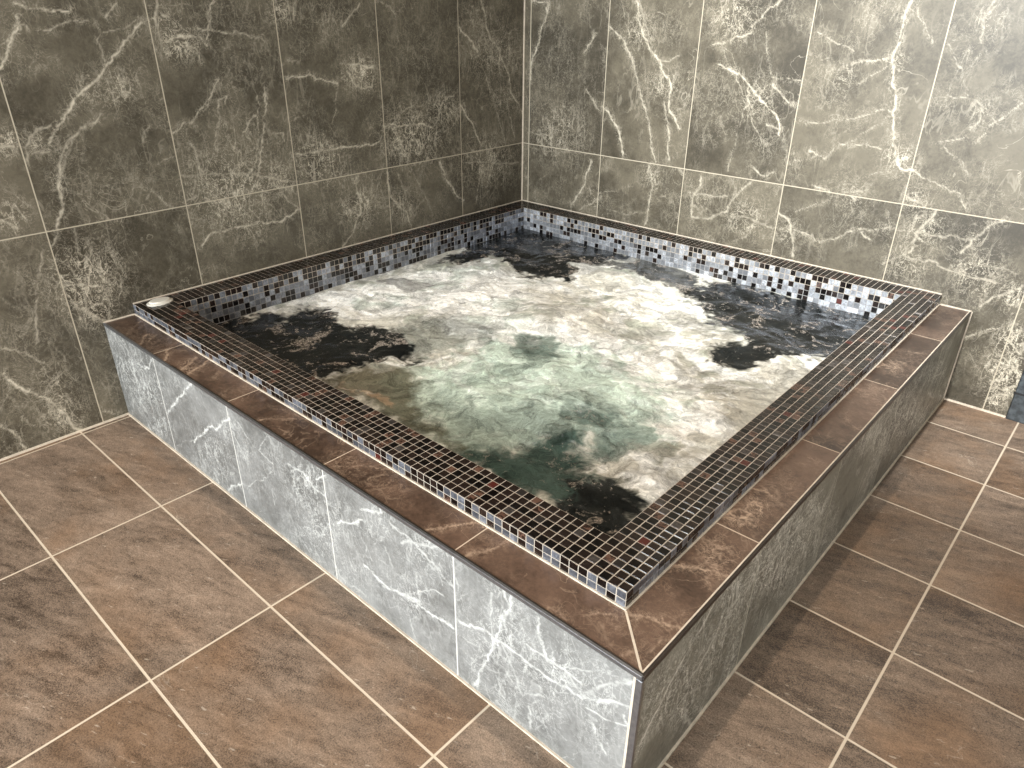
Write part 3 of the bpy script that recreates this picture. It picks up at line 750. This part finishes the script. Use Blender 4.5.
def marble_tile(name, ua, joints_u, va=2, joints_v=None, dark=(.045, .037, .024), light=(.130, .111, .077), vein=(.66, .59, .46), grout=(.46, .40, .30),
                rough=.42, gw=.0036, faint=.36, hzs=1.0, hzk=1.05, hzmin=.25, extra_line=None):
    n = NT(name); P = n.obj(); ax = n.sep(P)
    m, cu = grid_mask(n, ax[ua], joints_u[0], joints_u[1], gw); cv = 0.0
    if joints_v:
        m2, cv = grid_mask(n, ax[va], joints_v[0], joints_v[1], gw); m = n.math('MAXIMUM', m, m2)
    if extra_line is not None:
        m3 = n.mr(n.math('ABSOLUTE', n.math('SUBTRACT', ax[ua], extra_line)), gw*.35, gw*.65, 1, 0); m = n.math('MAXIMUM', m, m3)
    rv, rc = n.white(n.comb(cu, cv, 3.7))
    Q = n.vmath('ADD', P, n.vmath('MULTIPLY', rc, (9, 9, 9)))
    big = n.noise(Q, 2.6, 3, .5, .6); mid = n.noise(Q, 11, 4, .6, .4); fine = n.noise(P, 120, 3, .65)
    tone = n.math('ADD', n.math('MULTIPLY', big, .5), n.math('ADD', n.math('MULTIPLY', mid, .4), n.math('MULTIPLY', fine, .22)))
    tone = n.math('ADD', tone, n.math('MULTIPLY', n.math('SUBTRACT', rv, .5), .14))
    tone = n.math('ADD', tone, n.math('MULTIPLY', n.math('SUBTRACT', n.noise(P, 42, 4, .7, .6), .5), .30))
    base = n.mix(n.mr(tone, .40, .74), dark, light)
    r1 = ridge(n, Q, 5.0, .006, 5, 1.3); r2 = ridge(n, Q, 13, .016, 5, 1.4, .6); r3 = ridge(n, P, 40, .028, 4, 1.2, .6)
    r4 = ridge(n, n.vmath('MULTIPLY', Q, (1.0, 1.0, .35)), 20, .03, 3, .6)
    hz = n.math('MULTIPLY', n.attr('haze'), hzs); vn = n.attr('vein')
    if hzmin: hz = n.math('MAXIMUM', hz, n.mr(n.noise(Q, 5, 3, .6), .42, .62, 0, hzmin))
    gate = n.mr(n.noise(Q, 4, 2), .48, .66)
    f1 = n.math('MULTIPLY', n.math('MULTIPLY', r1, gate), faint)
    gate2 = n.mr(n.noise(Q, 6, 2), .50, .7)
    f1 = n.math('MAXIMUM', f1, n.math('MULTIPLY', n.math('MULTIPLY', r4, gate2), faint*.55))
    fe = n.math('ADD', n.math('MULTIPLY', r2, .55), n.math('ADD', n.math('MULTIPLY', r3, .8), n.math('MULTIPLY', r4, .45)))
    fe = n.math('ADD', fe, n.mr(mid, .42, .75, 0, .14))
    f2 = n.math('MULTIPLY', hz, n.math('MULTIPLY', fe, hzk))
    crisp = n.math('MULTIPLY', vn, n.mr(n.noise(P, 70, 3, .7), .3, .55, .55, 1.0))
    a = n.math('MAXIMUM', n.math('MAXIMUM', f1, crisp), f2, clamp=True)
    col = n.mix(a, base, vein)
    col = n.mix(m, col, grout)
    n.bump(n.math('SUBTRACT', n.math('MULTIPLY', fine, .15), m), .25, .0015)
    return n.set(Base_Color=col, Roughness=n.math('ADD', rough, n.math('MULTIPLY', m, .3)), IOR=1.5)

def floor_tile():
    n = NT('slate_floor_tile'); P = n.obj(); ax = n.sep(P)
    m1, cu = grid_mask(n, ax[0], .622, .6, .0055); m2, cv = grid_mask(n, ax[1], -.229, .3003, .0055)
    m = n.math('MAXIMUM', m1, m2)
    rv, rc = n.white(n.comb(cu, cv, 1.3))
    u = n.math('ADD', n.math('MULTIPLY', ax[0], .94), n.math('MULTIPLY', ax[1], .34)); v = n.math('SUBTRACT', n.math('MULTIPLY', ax[1], .94), n.math('MULTIPLY', ax[0], .34))
    Q = n.vmath('ADD', n.comb(n.math('MULTIPLY', u, .28), v, 0.0), n.vmath('MULTIPLY', rc, (7, 7, 7)))
    s1 = n.noise(Q, 7, 5, .6, .8); s2 = n.noise(Q, 38, 5, .65, .5); s3 = n.noise(P, 210, 4, .75); s4 = n.noise(P, 60, 4, .7, .5)
    blot = n.noise(n.vmath('ADD', P, n.vmath('MULTIPLY', rc, (.5, .5, 0))), 1.7, 4, .6)
    t = n.math('ADD', n.math('MULTIPLY', s1, .30), n.math('ADD', n.math('MULTIPLY', s2, .38), n.math('ADD', n.math('MULTIPLY', s3, .30), n.math('MULTIPLY', s4, .25))))
    t = n.math('ADD', t, n.math('MULTIPLY', n.math('SUBTRACT', rv, .5), .08))
    t = n.math('ADD', t, n.math('MULTIPLY', n.math('SUBTRACT', n.noise(P, 300, 3, .85), .5), .75))
    col = n.mix(n.mr(t, .46, .79, smooth=False), (.026, .018, .013), (.345, .255, .185))
    col = n.mix(n.mr(blot, .44, .66, .1, .7), col, n.mix(.45, n.mix(1.0, col, (1.0, .74, .50), 'MULTIPLY'), (.17, .10, .055)))
    col = n.mix(n.mr(n.noise(Q, 90, 3, .7), .64, .74, 0, .6), col, (.5, .42, .33))
    r = ridge(n, n.vmath('ADD', P, n.vmath('MULTIPLY', rc, (5, 5, 5))), 4, .006, 4, 1.5)
    col = n.mix(n.math('MULTIPLY', n.math('MULTIPLY', r, n.mr(s1, .5, .65)), .4), col, (.5, .42, .33))
    col = n.mix(m, col, (.60, .50, .38))
    n.bump(n.math('SUBTRACT', n.math('ADD', n.math('MULTIPLY', s2, .7), n.math('MULTIPLY', s3, .5)), m), .35, .002)
    return n.set(Base_Color=col, Roughness=n.mr(s2, .3, .7, .40, .58), IOR=1.5)

def mosaic_tile(name, sheen_from, shine, bronze=.86, rough=.10):
    """dark glass chips; the share above sheen_from has reflected light painted in as silver"""
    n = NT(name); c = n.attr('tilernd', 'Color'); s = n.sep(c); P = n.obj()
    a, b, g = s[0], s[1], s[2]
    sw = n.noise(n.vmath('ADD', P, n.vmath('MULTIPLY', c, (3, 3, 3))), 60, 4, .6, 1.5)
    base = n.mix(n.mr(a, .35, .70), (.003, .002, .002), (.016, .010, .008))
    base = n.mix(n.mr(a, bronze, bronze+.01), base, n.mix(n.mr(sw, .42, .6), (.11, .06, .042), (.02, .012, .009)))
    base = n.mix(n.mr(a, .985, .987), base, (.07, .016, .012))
    silver = n.mix(n.mr(sw, .35, .65), tuple(.5*x for x in shine), shine)  # reflected light put into the chip colour
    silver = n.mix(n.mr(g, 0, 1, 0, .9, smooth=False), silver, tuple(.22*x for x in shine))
    isS = n.mr(b, sheen_from, sheen_from+.03)
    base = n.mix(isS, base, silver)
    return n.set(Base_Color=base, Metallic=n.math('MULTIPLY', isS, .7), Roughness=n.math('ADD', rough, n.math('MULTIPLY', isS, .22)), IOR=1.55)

def water_mat():
    n = NT('whirlpool_water'); P = n.obj(); tint = n.attr('tint', 'Color'); clear = n.attr('clear')
    W = n.vmath('ADD', P, n.vmath('MULTIPLY', n.comb(n.noise(P, 7, 4), n.noise(n.vmath('ADD', P, (5, 5, 0)), 7, 4), 0.0), (.22, .22, 0)))
    W = n.vmath('ADD', W, n.vmath('MULTIPLY', n.comb(n.noise(W, 28, 3), n.noise(n.vmath('ADD', W, (3, 8, 0)), 28, 3), 0.0), (.035, .035, 0)))
    f1 = n.noise(W, 12, 7, .66, .6); f2 = n.noise(W, 60, 5, .75, .4); f3 = n.noise(P, 230, 3, .8)
    fil = ridge(n, W, 17, .035, 5, .6, .6); fil2 = ridge(n, n.vmath('ADD', W, (2, 2, 0)), 42, .06, 4, .6, .65)
    k = n.math('ADD', n.mr(f1, .34, .66, .52, 1.12), n.math('ADD', n.mr(f2, .3, .7, -.22, .22), n.mr(f3, .3, .7, -.10, .10)))
    k = n.math('ADD', k, n.math('ADD', n.math('MULTIPLY', fil, .22), n.math('MULTIPLY', fil2, .14)))
    col = n.mix(1.0, tint, n.comb(k, k, k), 'MULTIPLY')
    isl = n.math('ADD', n.math('MULTIPLY', n.noise(W, 15, 6, .7, .5), .75), n.math('MULTIPLY', n.noise(P, 75, 3, .7), .25))
    bub = n.math('MULTIPLY', n.mr(isl, .545, .59), n.mr(n.voro(P, 150), .1, .7, 1.0, .35))
    bub = n.math('MULTIPLY', bub, n.mr(clear, .45, .9, 0, .9))
    col = n.mix(bub, col, n.mix(n.noise(P, 5, 2), (.30, .22, .16), (.50, .47, .42)))
    gl = n.math('MULTIPLY', clear, n.math('SUBTRACT', 1.0, bub))
    n.bump(n.math('ADD', n.math('ADD', f1, n.math('MULTIPLY', f2, .30)), n.math('ADD', n.math('MULTIPLY', bub, .3), n.math('MULTIPLY', fil, .10))), .20, .008)
    return n.set(Base_Color=col, Roughness=n.mr(gl, 0, 1, .38, .05), IOR=1.33)

# ------------------------------------------------------------------ dimensions
BX, BY, H = 2.1686, 2.163, .3595        # outer size of the tiled plinth
RX, RY, ZR = 2.0604, 2.055, .398        # outer size and top of the mosaic kerb
NT_ = 94; PX, PY = RX/NT_, RY/NT_; NI = 5
IX0, IX1, IY0, IY1 = NI*PX, RX-NI*PX, -RY+NI*PY, -NI*PY
WATER_Z = .285

M = {}
M['left'] = marble_tile('marble_wall_tile', 1, (-.4434, .452), 2, (.694, .9))
M['back'] = marble_tile('marble_wall_tile_by_window', 0, (.4945, .452), 2, (.694, .9), extra_line=.041)
M['front'] = marble_tile('marble_plinth_daylit', 0, (.3685, .4502), dark=(.115, .115, .108), light=(.245, .245, .235), vein=(.70, .70, .66), grout=(.60, .58, .53), gw=.0038, hzk=.75, hzmin=.3)  # the wall marble again, cool daylight put into a lighter, greyer colour
M['side'] = marble_tile('marble_plinth_lit_side', 1, (-.36, .4525), dark=(.125, .122, .10), light=(.29, .285, .235), vein=(.85, .84, .76), grout=(.62, .60, .50), gw=.0038, hzk=1.9, hzmin=.4, faint=.9)  # the wall marble again, lightened so the brightness sits in the colour
LK = dict(dark=(.040, .024, .016), light=(.138, .085, .058), vein=(.52, .38, .27), grout=(.55, .44, .33), gw=.003, faint=.5, rough=.3, hzmin=.25, hzk=1.2)
M['ledge'] = marble_tile('brown_ledge_tile', 0, (.366, .4502), **LK)
M['ledge_side'] = marble_tile('brown_ledge_tile_side', 1, (-.36, .4525), **LK)
M['floor'] = floor_tile()
M['tile'] = mosaic_tile('black_glass_mosaic', .90, (.16, .14, .13), .91)
M['tile_face'] = mosaic_tile('glass_mosaic_blue_sheen_painted', .52, (.42, .46, .54), .95)  # same dark glass, window reflection painted in as blue silver
M['tile_left'] = mosaic_tile('glass_mosaic_shaded_sheen_painted', .42, (.50, .53, .60), .97, .14)  # dimmer copy for the left inside face, its shade put into the colour
M['tile_in'] = mosaic_tile('glass_mosaic_sheen_painted', .26, (.85, .88, .94), .97, .16)  # same dark glass, bright reflections painted in as silver
M['grout'] = plain('pale_grout', (.42, .365, .30), .85)
M['grout_dark'] = plain('underwater_grout', (.30, .29, .28), .7)
M['bead'] = plain('beige_sealant', (.62, .53, .42), .5)
M['steel'] = plain('brushed_steel', (.30, .31, .33), .33, .9, scale=90)
M['steel_dark'] = plain('dark_metal_trim', (.09, .075, .065), .3, .8, scale=90)
M['plaster'] = plain('wall_plaster', (.42, .38, .33), .85)
M['ceil'] = plain('ceiling_paint', (.34, .31, .28), .9)
M['white'] = plain('white_plastic', (.66, .62, .54), .3, var=.03)
M['slate'] = plain('slate_blue_door', (.045, .052, .056), .6, scale=60, var=.45)
M['black'] = plain('black_rubber', (.012, .012, .012), .6)
M['water'] = water_mat()
M['frame'] = plain('window_frame_paint', (.6, .6, .58), .4)

def struct(o): o['kind'] = 'structure'; return o

# ------------------------------------------------------------------ room shell
DX = 2.378                                # where the tiled back wall meets the door frame
us = np.concatenate([[ROOM_Y, -4.5, -3.2], np.linspace(-2.80, 0, 700)]); vz = np.concatenate([np.linspace(0, 1.40, 350), [1.6, 2.0, ROOM_Z]])
mb = MB(); mb.box((-.12, ROOM_Y, 0), (-.001, 0, ROOM_Z))
me = grid_mesh('wall_left', us, vz, lambda u, v: (0*u, u, v), vein_fields('LEFT', us, vz), [M['left']], mb)
struct(link('wall_left', me))
us = np.linspace(0, DX, 600)
mb = MB(); mb.box((-.12, .001, 0), (DX, .12, ROOM_Z))
me = grid_mesh('wall_back', us, vz, lambda u, v: (u, 0*u, v), vein_fields('BACK', us, vz), [M['back']], mb, flip=True)
struct(link('wall_back', me))
mb = MB(); mb.box((3.28, 0, 0), (ROOM_X, .12, ROOM_Z)); mb.box((DX, 0, 2.15), (3.28, .12, ROOM_Z))
struct(mb.build('wall_back', [M['plaster']]))
mb = MB(); mb.box((ROOM_X, ROOM_Y, 0), (ROOM_X+.12, .12, ROOM_Z)); struct(mb.build('wall_right', [M['plaster']]))
mb = MB(); x0, x1, z0, z1 = WIN; yf = ROOM_Y
mb.box((-.12, yf-.15, 0), (x0, yf, ROOM_Z)); mb.box((x1, yf-.15, 0), (ROOM_X+.12, yf, ROOM_Z))
mb.box((x0, yf-.15, 0), (x1, yf, z0)); mb.box((x0, yf-.15, z1), (x1, yf, ROOM_Z))
struct(mb.build('wall_front', [M['plaster']]))
mb = MB()
for a, b in (((x0, z0), (x1, z0+.05)), ((x0, z1-.05), (x1, z1)), ((x0, z0), (x0+.05, z1)), ((x1-.05, z0), (x1, z1)), (((x0+x1)/2-.03, z0), ((x0+x1)/2+.03, z1))):
    mb.box((a[0], yf-.10, a[1]), (b[0], yf-.04, b[1]))
struct(mb.build('window_1', [M['frame']]))
mb = MB(); mb.box((-.12, ROOM_Y-.15, ROOM_Z), (ROOM_X+.12, .12, ROOM_Z+.1)); struct(mb.build('ceiling', [M['ceil']]))
mb = MB(); mb.box((-.12, ROOM_Y-.15, -.08), (ROOM_X+.12, .12, 0)); struct(mb.build('floor', [M['floor']]))
# door frame and leaf right of the tiles
dr = empty('door_1', (2.83, 0, 0)); struct(dr)
mb = MB(); mb.box((DX+.002, -.012, 0), (DX+.07, .12, 2.15)); mb.box((3.21, -.012, 0), (3.278, .12, 2.15)); mb.box((DX+.07, -.012, 2.08), (3.21, .12, 2.15))
mb.build('door_frame', [M['slate']], dr, bevel=.003)
mb = MB(); mb.box((DX+.07, .03, .008), (3.21, .08, 2.08)); mb.build('door_leaf', [M['slate']], dr)
mb = MB(); mb.box((DX-.003, -.014, .105), (DX+.07, -.0115, .112)); mb.build('frame_joint', [M['black']], dr)
# sealant lines between walls, floor and plinth
mb = MB(); mb.box((0, ROOM_Y, 0), (.006, -BY, .006)); struct(mb.build('trim_1', [M['bead']]))
mb = MB(); mb.box((BX, -.006, 0), (DX, 0, .006)); struct(mb.build('trim_2', [M['bead']]))
mb = MB(); mb.box((0, -.005, ZR), (.005, 0, ROOM_Z)); struct(mb.build('trim_3', [M['bead']]))

# ------------------------------------------------------------------ ceiling spotlights, all but the first added for their light
for i, (sx, sy, e, beam, lc, aim) in enumerate(SPOTS):
    t = empty('unseen_spotlight', (sx, sy, ROOM_Z))
    tag(t, ['round white ceiling spotlight above the front corner of the tub', 'added round white ceiling spotlight, unseen, brightening the water in the tub', 'added round white ceiling spotlight, unseen, brightening the marble wall right of the corner', 'added round white ceiling spotlight, unseen, warming the open floor at the left front'][i], 'spotlight', 'ceiling spotlights')
    mb = MB(); k = 28
    ring = lambda r, z: [(sx+r*math.cos(2*math.pi*j/k), sy+r*math.sin(2*math.pi*j/k), z) for j in range(k)]
    pr = [ring(.055, ROOM_Z-.001), ring(.055, ROOM_Z-.008), ring(.042, ROOM_Z-.010), ring(.038, ROOM_Z-.002)]
    for a, b in zip(pr[:-1], pr[1:]):
        for j in range(k): mb.quad([a[j], b[j], b[(j+1) % k], a[(j+1) % k]])
    mb.build('bezel', [M['white']], t, smooth=True)

# ------------------------------------------------------------------ the tub
tub = empty('whirlpool_tub', (BX/2, -BY/2, 0))
tag(tub, 'square built-in whirlpool tub with black mosaic kerb on marble-tiled plinth in the corner', 'hot tub')
# plinth panels: dense front faces on solid slabs
us = np.linspace(0, BX-.012, 760); vz = np.linspace(.004, H-.008, 130)
mb = MB(); mb.box((0.001, -BY+.001, .001), (BX-.012, -BY+.03, H-.012))
me = grid_mesh('side_panel', us, vz, lambda u, v: (u, 0*u-BY, v), vein_fields('FRONT', us, vz), [M['front']], mb)
p = link('side_panel', me, tub); p['label'] = 'veined marble panel of four tiles and a half, daylight put into its pale grey, facing the viewer on the left'
us = np.linspace(-BY+.002, 0, 760)
mb = MB(); mb.box((BX-.03, -BY+.03, .001), (BX-.001, -.001, H-.012))
me = grid_mesh('side_panel', us, vz, lambda u, v: (0*u+BX, u, v), vein_fields('RIGHT', us, vz), [M['side']], mb)
p = link('side_panel', me, tub); p['label'] = 'olive grey veined marble panel on the right side, brightness put into its colour'
# ledge: two mitred runs
mi = BX-.004
def ledge(key, poly, along, mat):
    lo = -BY+.004; ri = BX-.004
    us = np.linspace(0, ri, 560) if along == 'x' else np.linspace(lo, 0, 560)
    vs_ = np.linspace(0, 1, 34)
    if along == 'x':
        place = lambda u, v: (u*(1-(v)*(ri-RX)/ri), lo+v*(-RY-lo), 0*u+H)
    else:
        place = lambda u, v: (ri-v*(ri-RX), u*(1-v*(-RY-lo)/-lo), 0*u+H)
    Ug, Vg = np.meshgrid(us, vs_, indexing='ij'); X, Y, Z = place(Ug, Vg)
    ux = np.linspace(0, BX, 700) if along == 'x' else np.linspace(RX-.02, BX, 60)
    vy = np.linspace(-BY, -RY+.02, 60) if along == 'x' else np.linspace(-BY, 0, 700)
    fl = vein_fields('LEDGE', ux, vy); out = {}
    for kk, a in fl.items():
        i = np.clip(np.searchsorted(ux, X), 0, len(ux)-1); j = np.clip(np.searchsorted(vy, Y), 0, len(vy)-1); out[kk] = a[i, j]
    mb = MB(); mb.box((.001, lo+.001, H-.011), (ri-.001, -RY+.03, H-.001)) if along == 'x' else mb.box((RX-.03, -RY+.03, H-.011), (ri-.001, -.001, H-.001))
    me = grid_mesh('ledge', us, vs_, place, out, [mat], mb, flip=(along == 'y'))
    p = link('ledge', me, tub); return p
ledge('l', None, 'x', M['ledge'])['label'] = 'brown veined ledge of tiles along the left side'
ledge('r', None, 'y', M['ledge_side'])['label'] = 'brown veined ledge of tiles along the right side'
# mitre joint of the ledge
mb = MB(); a = Vector((BX-.006, -BY+.006, 0)); b = Vector((RX, -RY, 0)); d = (b-a).normalized(); q = Vector((-d.y, d.x, 0))*.0022
mb.prism([(a-q).to_2d(), (b-q).to_2d(), (b+q).to_2d(), (a+q).to_2d()], H-.003, H+.0006); mb.build('mitre_joint', [M['bead']], tub)
# metal edge profiles
mb = MB(); mb.box((0, -BY-.0015, H-.009), (BX-.001, -BY+.0045, H+.0012)); p = mb.build('edge_profile', [M['steel']], tub, bevel=.0008); p['label'] = 'steel edge strip between grey panel and brown ledge'
mb = MB(); mb.box((.49, -BY+.0045, H-.002), (BX-.004, -BY+.0075, H+.0014)); mb.build('edge_insert', [M['steel_dark']], tub)
mb = MB(); mb.box((BX-.0045, -BY+.002, H-.010), (BX+.0015, 0, H+.0012)); p = mb.build('edge_profile', [M['steel_dark']], tub, bevel=.0008); p['label'] = 'dark metal edge strip along the right side'
mb = MB(); mb.box((BX-.0075, -BY+.006, H-.002), (BX-.0045, 0, H+.0014)); mb.build('edge_insert', [M['bead']], tub)
mb = MB(); mb.box((BX-.012, -BY-.002, .002), (BX+.001, -BY+.006, H-.0095)); p = mb.build('corner_profile', [M['steel']], tub, bevel=.0015); p['label'] = 'upright blue-grey steel corner strip'
mb = MB(); mb.box((BX-.0165, -BY-.0008, .002), (BX-.012, -BY+.001, H-.0095)); mb.build('corner_joint', [M['bead']], tub)
# sealant beads: plinth on floor, kerb on ledge, kerb on wall
mb = MB()
mb.box((0, -BY-.005, 0), (BX+.005, -BY, .005)); mb.box((BX, -BY, 0), (BX+.005, 0, .005))
mb.box((0, -RY-.005, H), (RX+.005, -RY, H+.0035)); mb.box((RX, -RY, H), (RX+.005, 0, H+.0035))
mb.box((0, -RY, ZR), (.005, 0, ZR+.003)); mb.box((0, -.005, ZR), (RX, 0, ZR+.003))
mb.box((0, -BY, H), (.005, -RY, H+.0035)); mb.box((RX, -.005, H), (BX, 0, H+.0035)); mb.box((BX, -.005, 0), (BX+.004, 0, H))
mb.build('sealant_bead', [M['bead']], tub)

# mosaic: every glass tile is a small raised chip on a bed of grout
R3_ = np.random.default_rng(21)
def chips(mb, o, du, dv, nrm, nu, nv, pu, pv, skip=None, g=.0022, t=.0012, tilt=.010, mi=1):
    o, du, dv, nrm = map(np.array, (o, du, dv, nrm)); rr = R3_.random((nu, nv, 3)); tl = (R3_.random((nu, nv, 2))-.5)*2*tilt
    for i in range(nu):
        for j in range(nv):
            if skip and skip(i, j): continue
            u0, u1 = i*pu+g/2, (i+1)*pu-g/2; v0, v1 = j*pv+g/2, (j+1)*pv-g/2
            c = (*rr[i, j], 1); e = .0008
            hh = lambda su, sv: t + (su*tl[i, j, 0]*pu+sv*tl[i, j, 1]*pv)*.5
            base = [o+du*a+dv*b for a, b in ((u0, v0), (u1, v0), (u1, v1), (u0, v1))]
            top = [o+du*a+dv*b+nrm*h for a, b, h in ((u0+e, v0+e, hh(-1, -1)), (u1-e, v0+e, hh(1, -1)), (u1-e, v1-e, hh(1, 1)), (u0+e, v1-e, hh(-1, 1)))]
            mb.quad(top, mi, c)
            for k in range(4): mb.quad([base[k], base[(k+1) % 4], top[(k+1) % 4], top[k]], mi, c)
E_ = .001
# kerb: top ring and the low outer faces
mb = MB(); zt = ZR-.0012
def ringbox(mb, z0, z1):
    mb.box((0, -RY, z0), (RX, IY0, z1)); mb.box((0, IY1, z0), (RX, 0, z1)); mb.box((0, IY0, z0), (IX0, IY1, z1)); mb.box((IX1, IY0, z0), (RX, IY1, z1))
ringbox(mb, H-.01, zt)
chips(mb, (0, -RY, zt), (1, 0, 0), (0, 1, 0), (0, 0, 1), NT_, NT_, PX, PY, skip=lambda i, j: NI <= i < NT_-NI and NI <= j < NT_-NI)
chips(mb, (0, -RY, H), (1, 0, 0), (0, 0, 1), (0, -1, 0), NT_, 2, PX, (zt-H)/2, tilt=.02, mi=2)
chips(mb, (RX, -RY, H), (0, 1, 0), (0, 0, 1), (1, 0, 0), NT_, 2, PY, (zt-H)/2, tilt=.02, mi=2)
mb.build('mosaic_kerb', [M['grout'], M['tile'], M['tile_face']], tub)
# basin lining
mb = MB(); zb = .03; nz = 16; pz = (zt-zb)/nz; th = .03
mb.box((IX0-th, IY0-th, zb-.02), (IX1+th, IY1+th, zb)); mb.box((IX0-th, IY0-th, zb), (IX0, IY1+th, H-.012)); mb.box((IX1, IY0-th, zb), (IX1+th, IY1+th, H-.012))
mb.box((IX0, IY0-th, zb), (IX1, IY0, H-.012)); mb.box((IX0, IY1, zb), (IX1, IY1+th, H-.012))
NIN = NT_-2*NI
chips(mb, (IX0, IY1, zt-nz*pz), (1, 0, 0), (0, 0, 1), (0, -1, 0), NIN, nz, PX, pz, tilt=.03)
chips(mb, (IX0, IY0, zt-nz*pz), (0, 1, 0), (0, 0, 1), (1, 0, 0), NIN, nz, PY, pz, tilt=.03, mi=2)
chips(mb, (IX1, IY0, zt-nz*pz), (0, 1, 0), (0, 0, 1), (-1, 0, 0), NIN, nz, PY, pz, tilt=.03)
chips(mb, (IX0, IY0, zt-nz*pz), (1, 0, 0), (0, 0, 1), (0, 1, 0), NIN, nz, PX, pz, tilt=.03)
p = mb.build('basin', [M['grout_dark'], M['tile_in'], M['tile_left']], tub); p['label'] = 'black glass mosaic inside faces of the tub, reflections painted in as silver'

# small white oval button on the kerb
bt = empty('air_button', (.056, -1.985, ZR)); tag(bt, 'small white oval button on the left corner of the black mosaic kerb', 'button')
def oval(name, rx, ry, z0, z1, mat, cx=.056, cy=-1.985):
    mb = MB(); k = 36
    prof = [(1.0, z0), (1.0, z0+(z1-z0)*.6), (.93, z0+(z1-z0)*.9), (.8, z1), (.3, z1+.0006)]
    rs = [[(cx+rx*s*math.cos(2*math.pi*j/k), cy+ry*s*math.sin(2*math.pi*j/k), z) for j in range(k)] for s, z in prof]
    for a, b in zip(rs[:-1], rs[1:]):
        for j in range(k): mb.quad([a[j], a[(j+1) % k], b[(j+1) % k], b[j]])
    mb.quad(rs[-1]); mb.quad(rs[0][::-1])
    return mb.build(name, [mat], bt, smooth=True)
oval('button_base', .032, .045, ZR, ZR+.005, M['white']); oval('button_cap', .024, .036, ZR+.005, ZR+.011, M['white'])

# ------------------------------------------------------------------ water
x = np.linspace(IX0+.0018, IX1-.0018, 520); y = np.linspace(IY0+.0018, IY1-.0018, 520)
X, Y = np.meshgrid(x, y, indexing='ij')
wx = X+(fbm(X*5, Y*5, 4)-.5)*.16+(fbm(X*26+9, Y*26, 3)-.5)*.04; wy = Y+(fbm(X*5+40, Y*5+11, 4)-.5)*.16+(fbm(X*26+71, Y*26+3, 3)-.5)*.04
CL = {'dark': ((.010, .012, .012), 1.), 'teal': ((.045, .074, .062), .75), 'milk': ((.52, .62, .53), .3), 'olive': ((.085, .075, .040), .6), 'orange': ((.33, .235, .15), .2),  # milk: aerated water plus the underwater lamp's green glow, painted in
      'beige': ((.47, .44, .37), .1), 'cream': ((.72, .69, .60), .1), 'foam': ((.92, .91, .86), 0.)}
tint = np.ones(X.shape+(3,))*np.array((.55, .53, .46)); clear = np.full(X.shape, .15)
rag = fbm(X*16+(fbm(X*9, Y*9, 3))*1.2, Y*16+(fbm(X*9+30, Y*9, 3))*1.2, 5)
ragf = fbm(wx*48, wy*48+7, 4)
order = {'foam': 0, 'cream': 1, 'beige': 2, 'milk': 3, 'teal': 4, 'olive': 5, 'dark': 6, 'orange': 7}
for n_, pl, soft, st in sorted(WATER, key=lambda t: order[t[0]]):
    # signed distance to the polygon
    P2 = np.array(pl); inside = np.zeros(X.shape, bool); dist = np.full(X.shape, 9.)
    for k in range(len(P2)):
        a, b = P2[k], P2[(k+1) % len(P2)]
        e = b-a; px_, py_ = wx-a[0], wy-a[1]; t = np.clip((px_*e[0]+py_*e[1])/(e@e+1e-12), 0, 1)
        dist = np.minimum(dist, np.hypot(px_-t*e[0], py_-t*e[1]))
        cond = ((a[1] > wy) != (b[1] > wy)) & (wx < (b[0]-a[0])*(wy-a[1])/((b[1]-a[1]) if b[1] != a[1] else 1e-9)+a[0]); inside ^= cond
    sd = np.where(inside, dist, -dist)
    m = sd/soft + (rag-.5)*2.6 + (ragf-.5)*1.6 + (.35 if n_ == 'dark' else 0) - (1.0 if n_ == 'orange' else 0)
    wdt = .45 if n_ in ('dark', 'orange') else 1.1
    m = sstep(-wdt, wdt, m+.2)*st
    c, cl = CL[n_]
    tint = tint*(1-m[..., None])+np.array(c)*m[..., None]; clear = clear*(1-m)+cl*m
foamy = 1-clear
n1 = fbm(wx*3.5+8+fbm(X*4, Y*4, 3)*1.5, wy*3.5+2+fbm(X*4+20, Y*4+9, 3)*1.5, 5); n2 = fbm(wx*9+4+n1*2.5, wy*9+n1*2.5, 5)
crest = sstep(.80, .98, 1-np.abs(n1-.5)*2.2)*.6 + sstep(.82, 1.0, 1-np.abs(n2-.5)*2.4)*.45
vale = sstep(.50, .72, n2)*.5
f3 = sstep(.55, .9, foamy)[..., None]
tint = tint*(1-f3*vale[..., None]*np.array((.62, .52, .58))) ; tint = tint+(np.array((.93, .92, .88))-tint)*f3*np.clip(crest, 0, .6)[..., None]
hgt = (fbm(X*3.1+3, Y*3.1, 3)-.5)*.050 + (fbm(wx*7, wy*7, 3)-.5)*.022 + np.abs(fbm(wx*14+7, wy*14, 2)-.5)*.012*foamy + (fbm(X*60, Y*60, 3)-.5)*.003*foamy
ed = np.minimum(np.minimum(X-IX0, IX1-X), np.minimum(Y-IY0, IY1-Y)); hgt = hgt*(.45+.55*sstep(0, .12, ed))
mb = MB(); mb.box((IX0+.002, IY0+.002, zb+.002), (IX1-.002, IY1-.002, WATER_Z-.035))
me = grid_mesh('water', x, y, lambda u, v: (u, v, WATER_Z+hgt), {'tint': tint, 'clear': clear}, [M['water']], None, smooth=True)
wt = link('water', me); tag(wt, 'churning foamy whirlpool water, pale green in the middle and dark at the corners, filling the tub', 'water', kind='stuff')
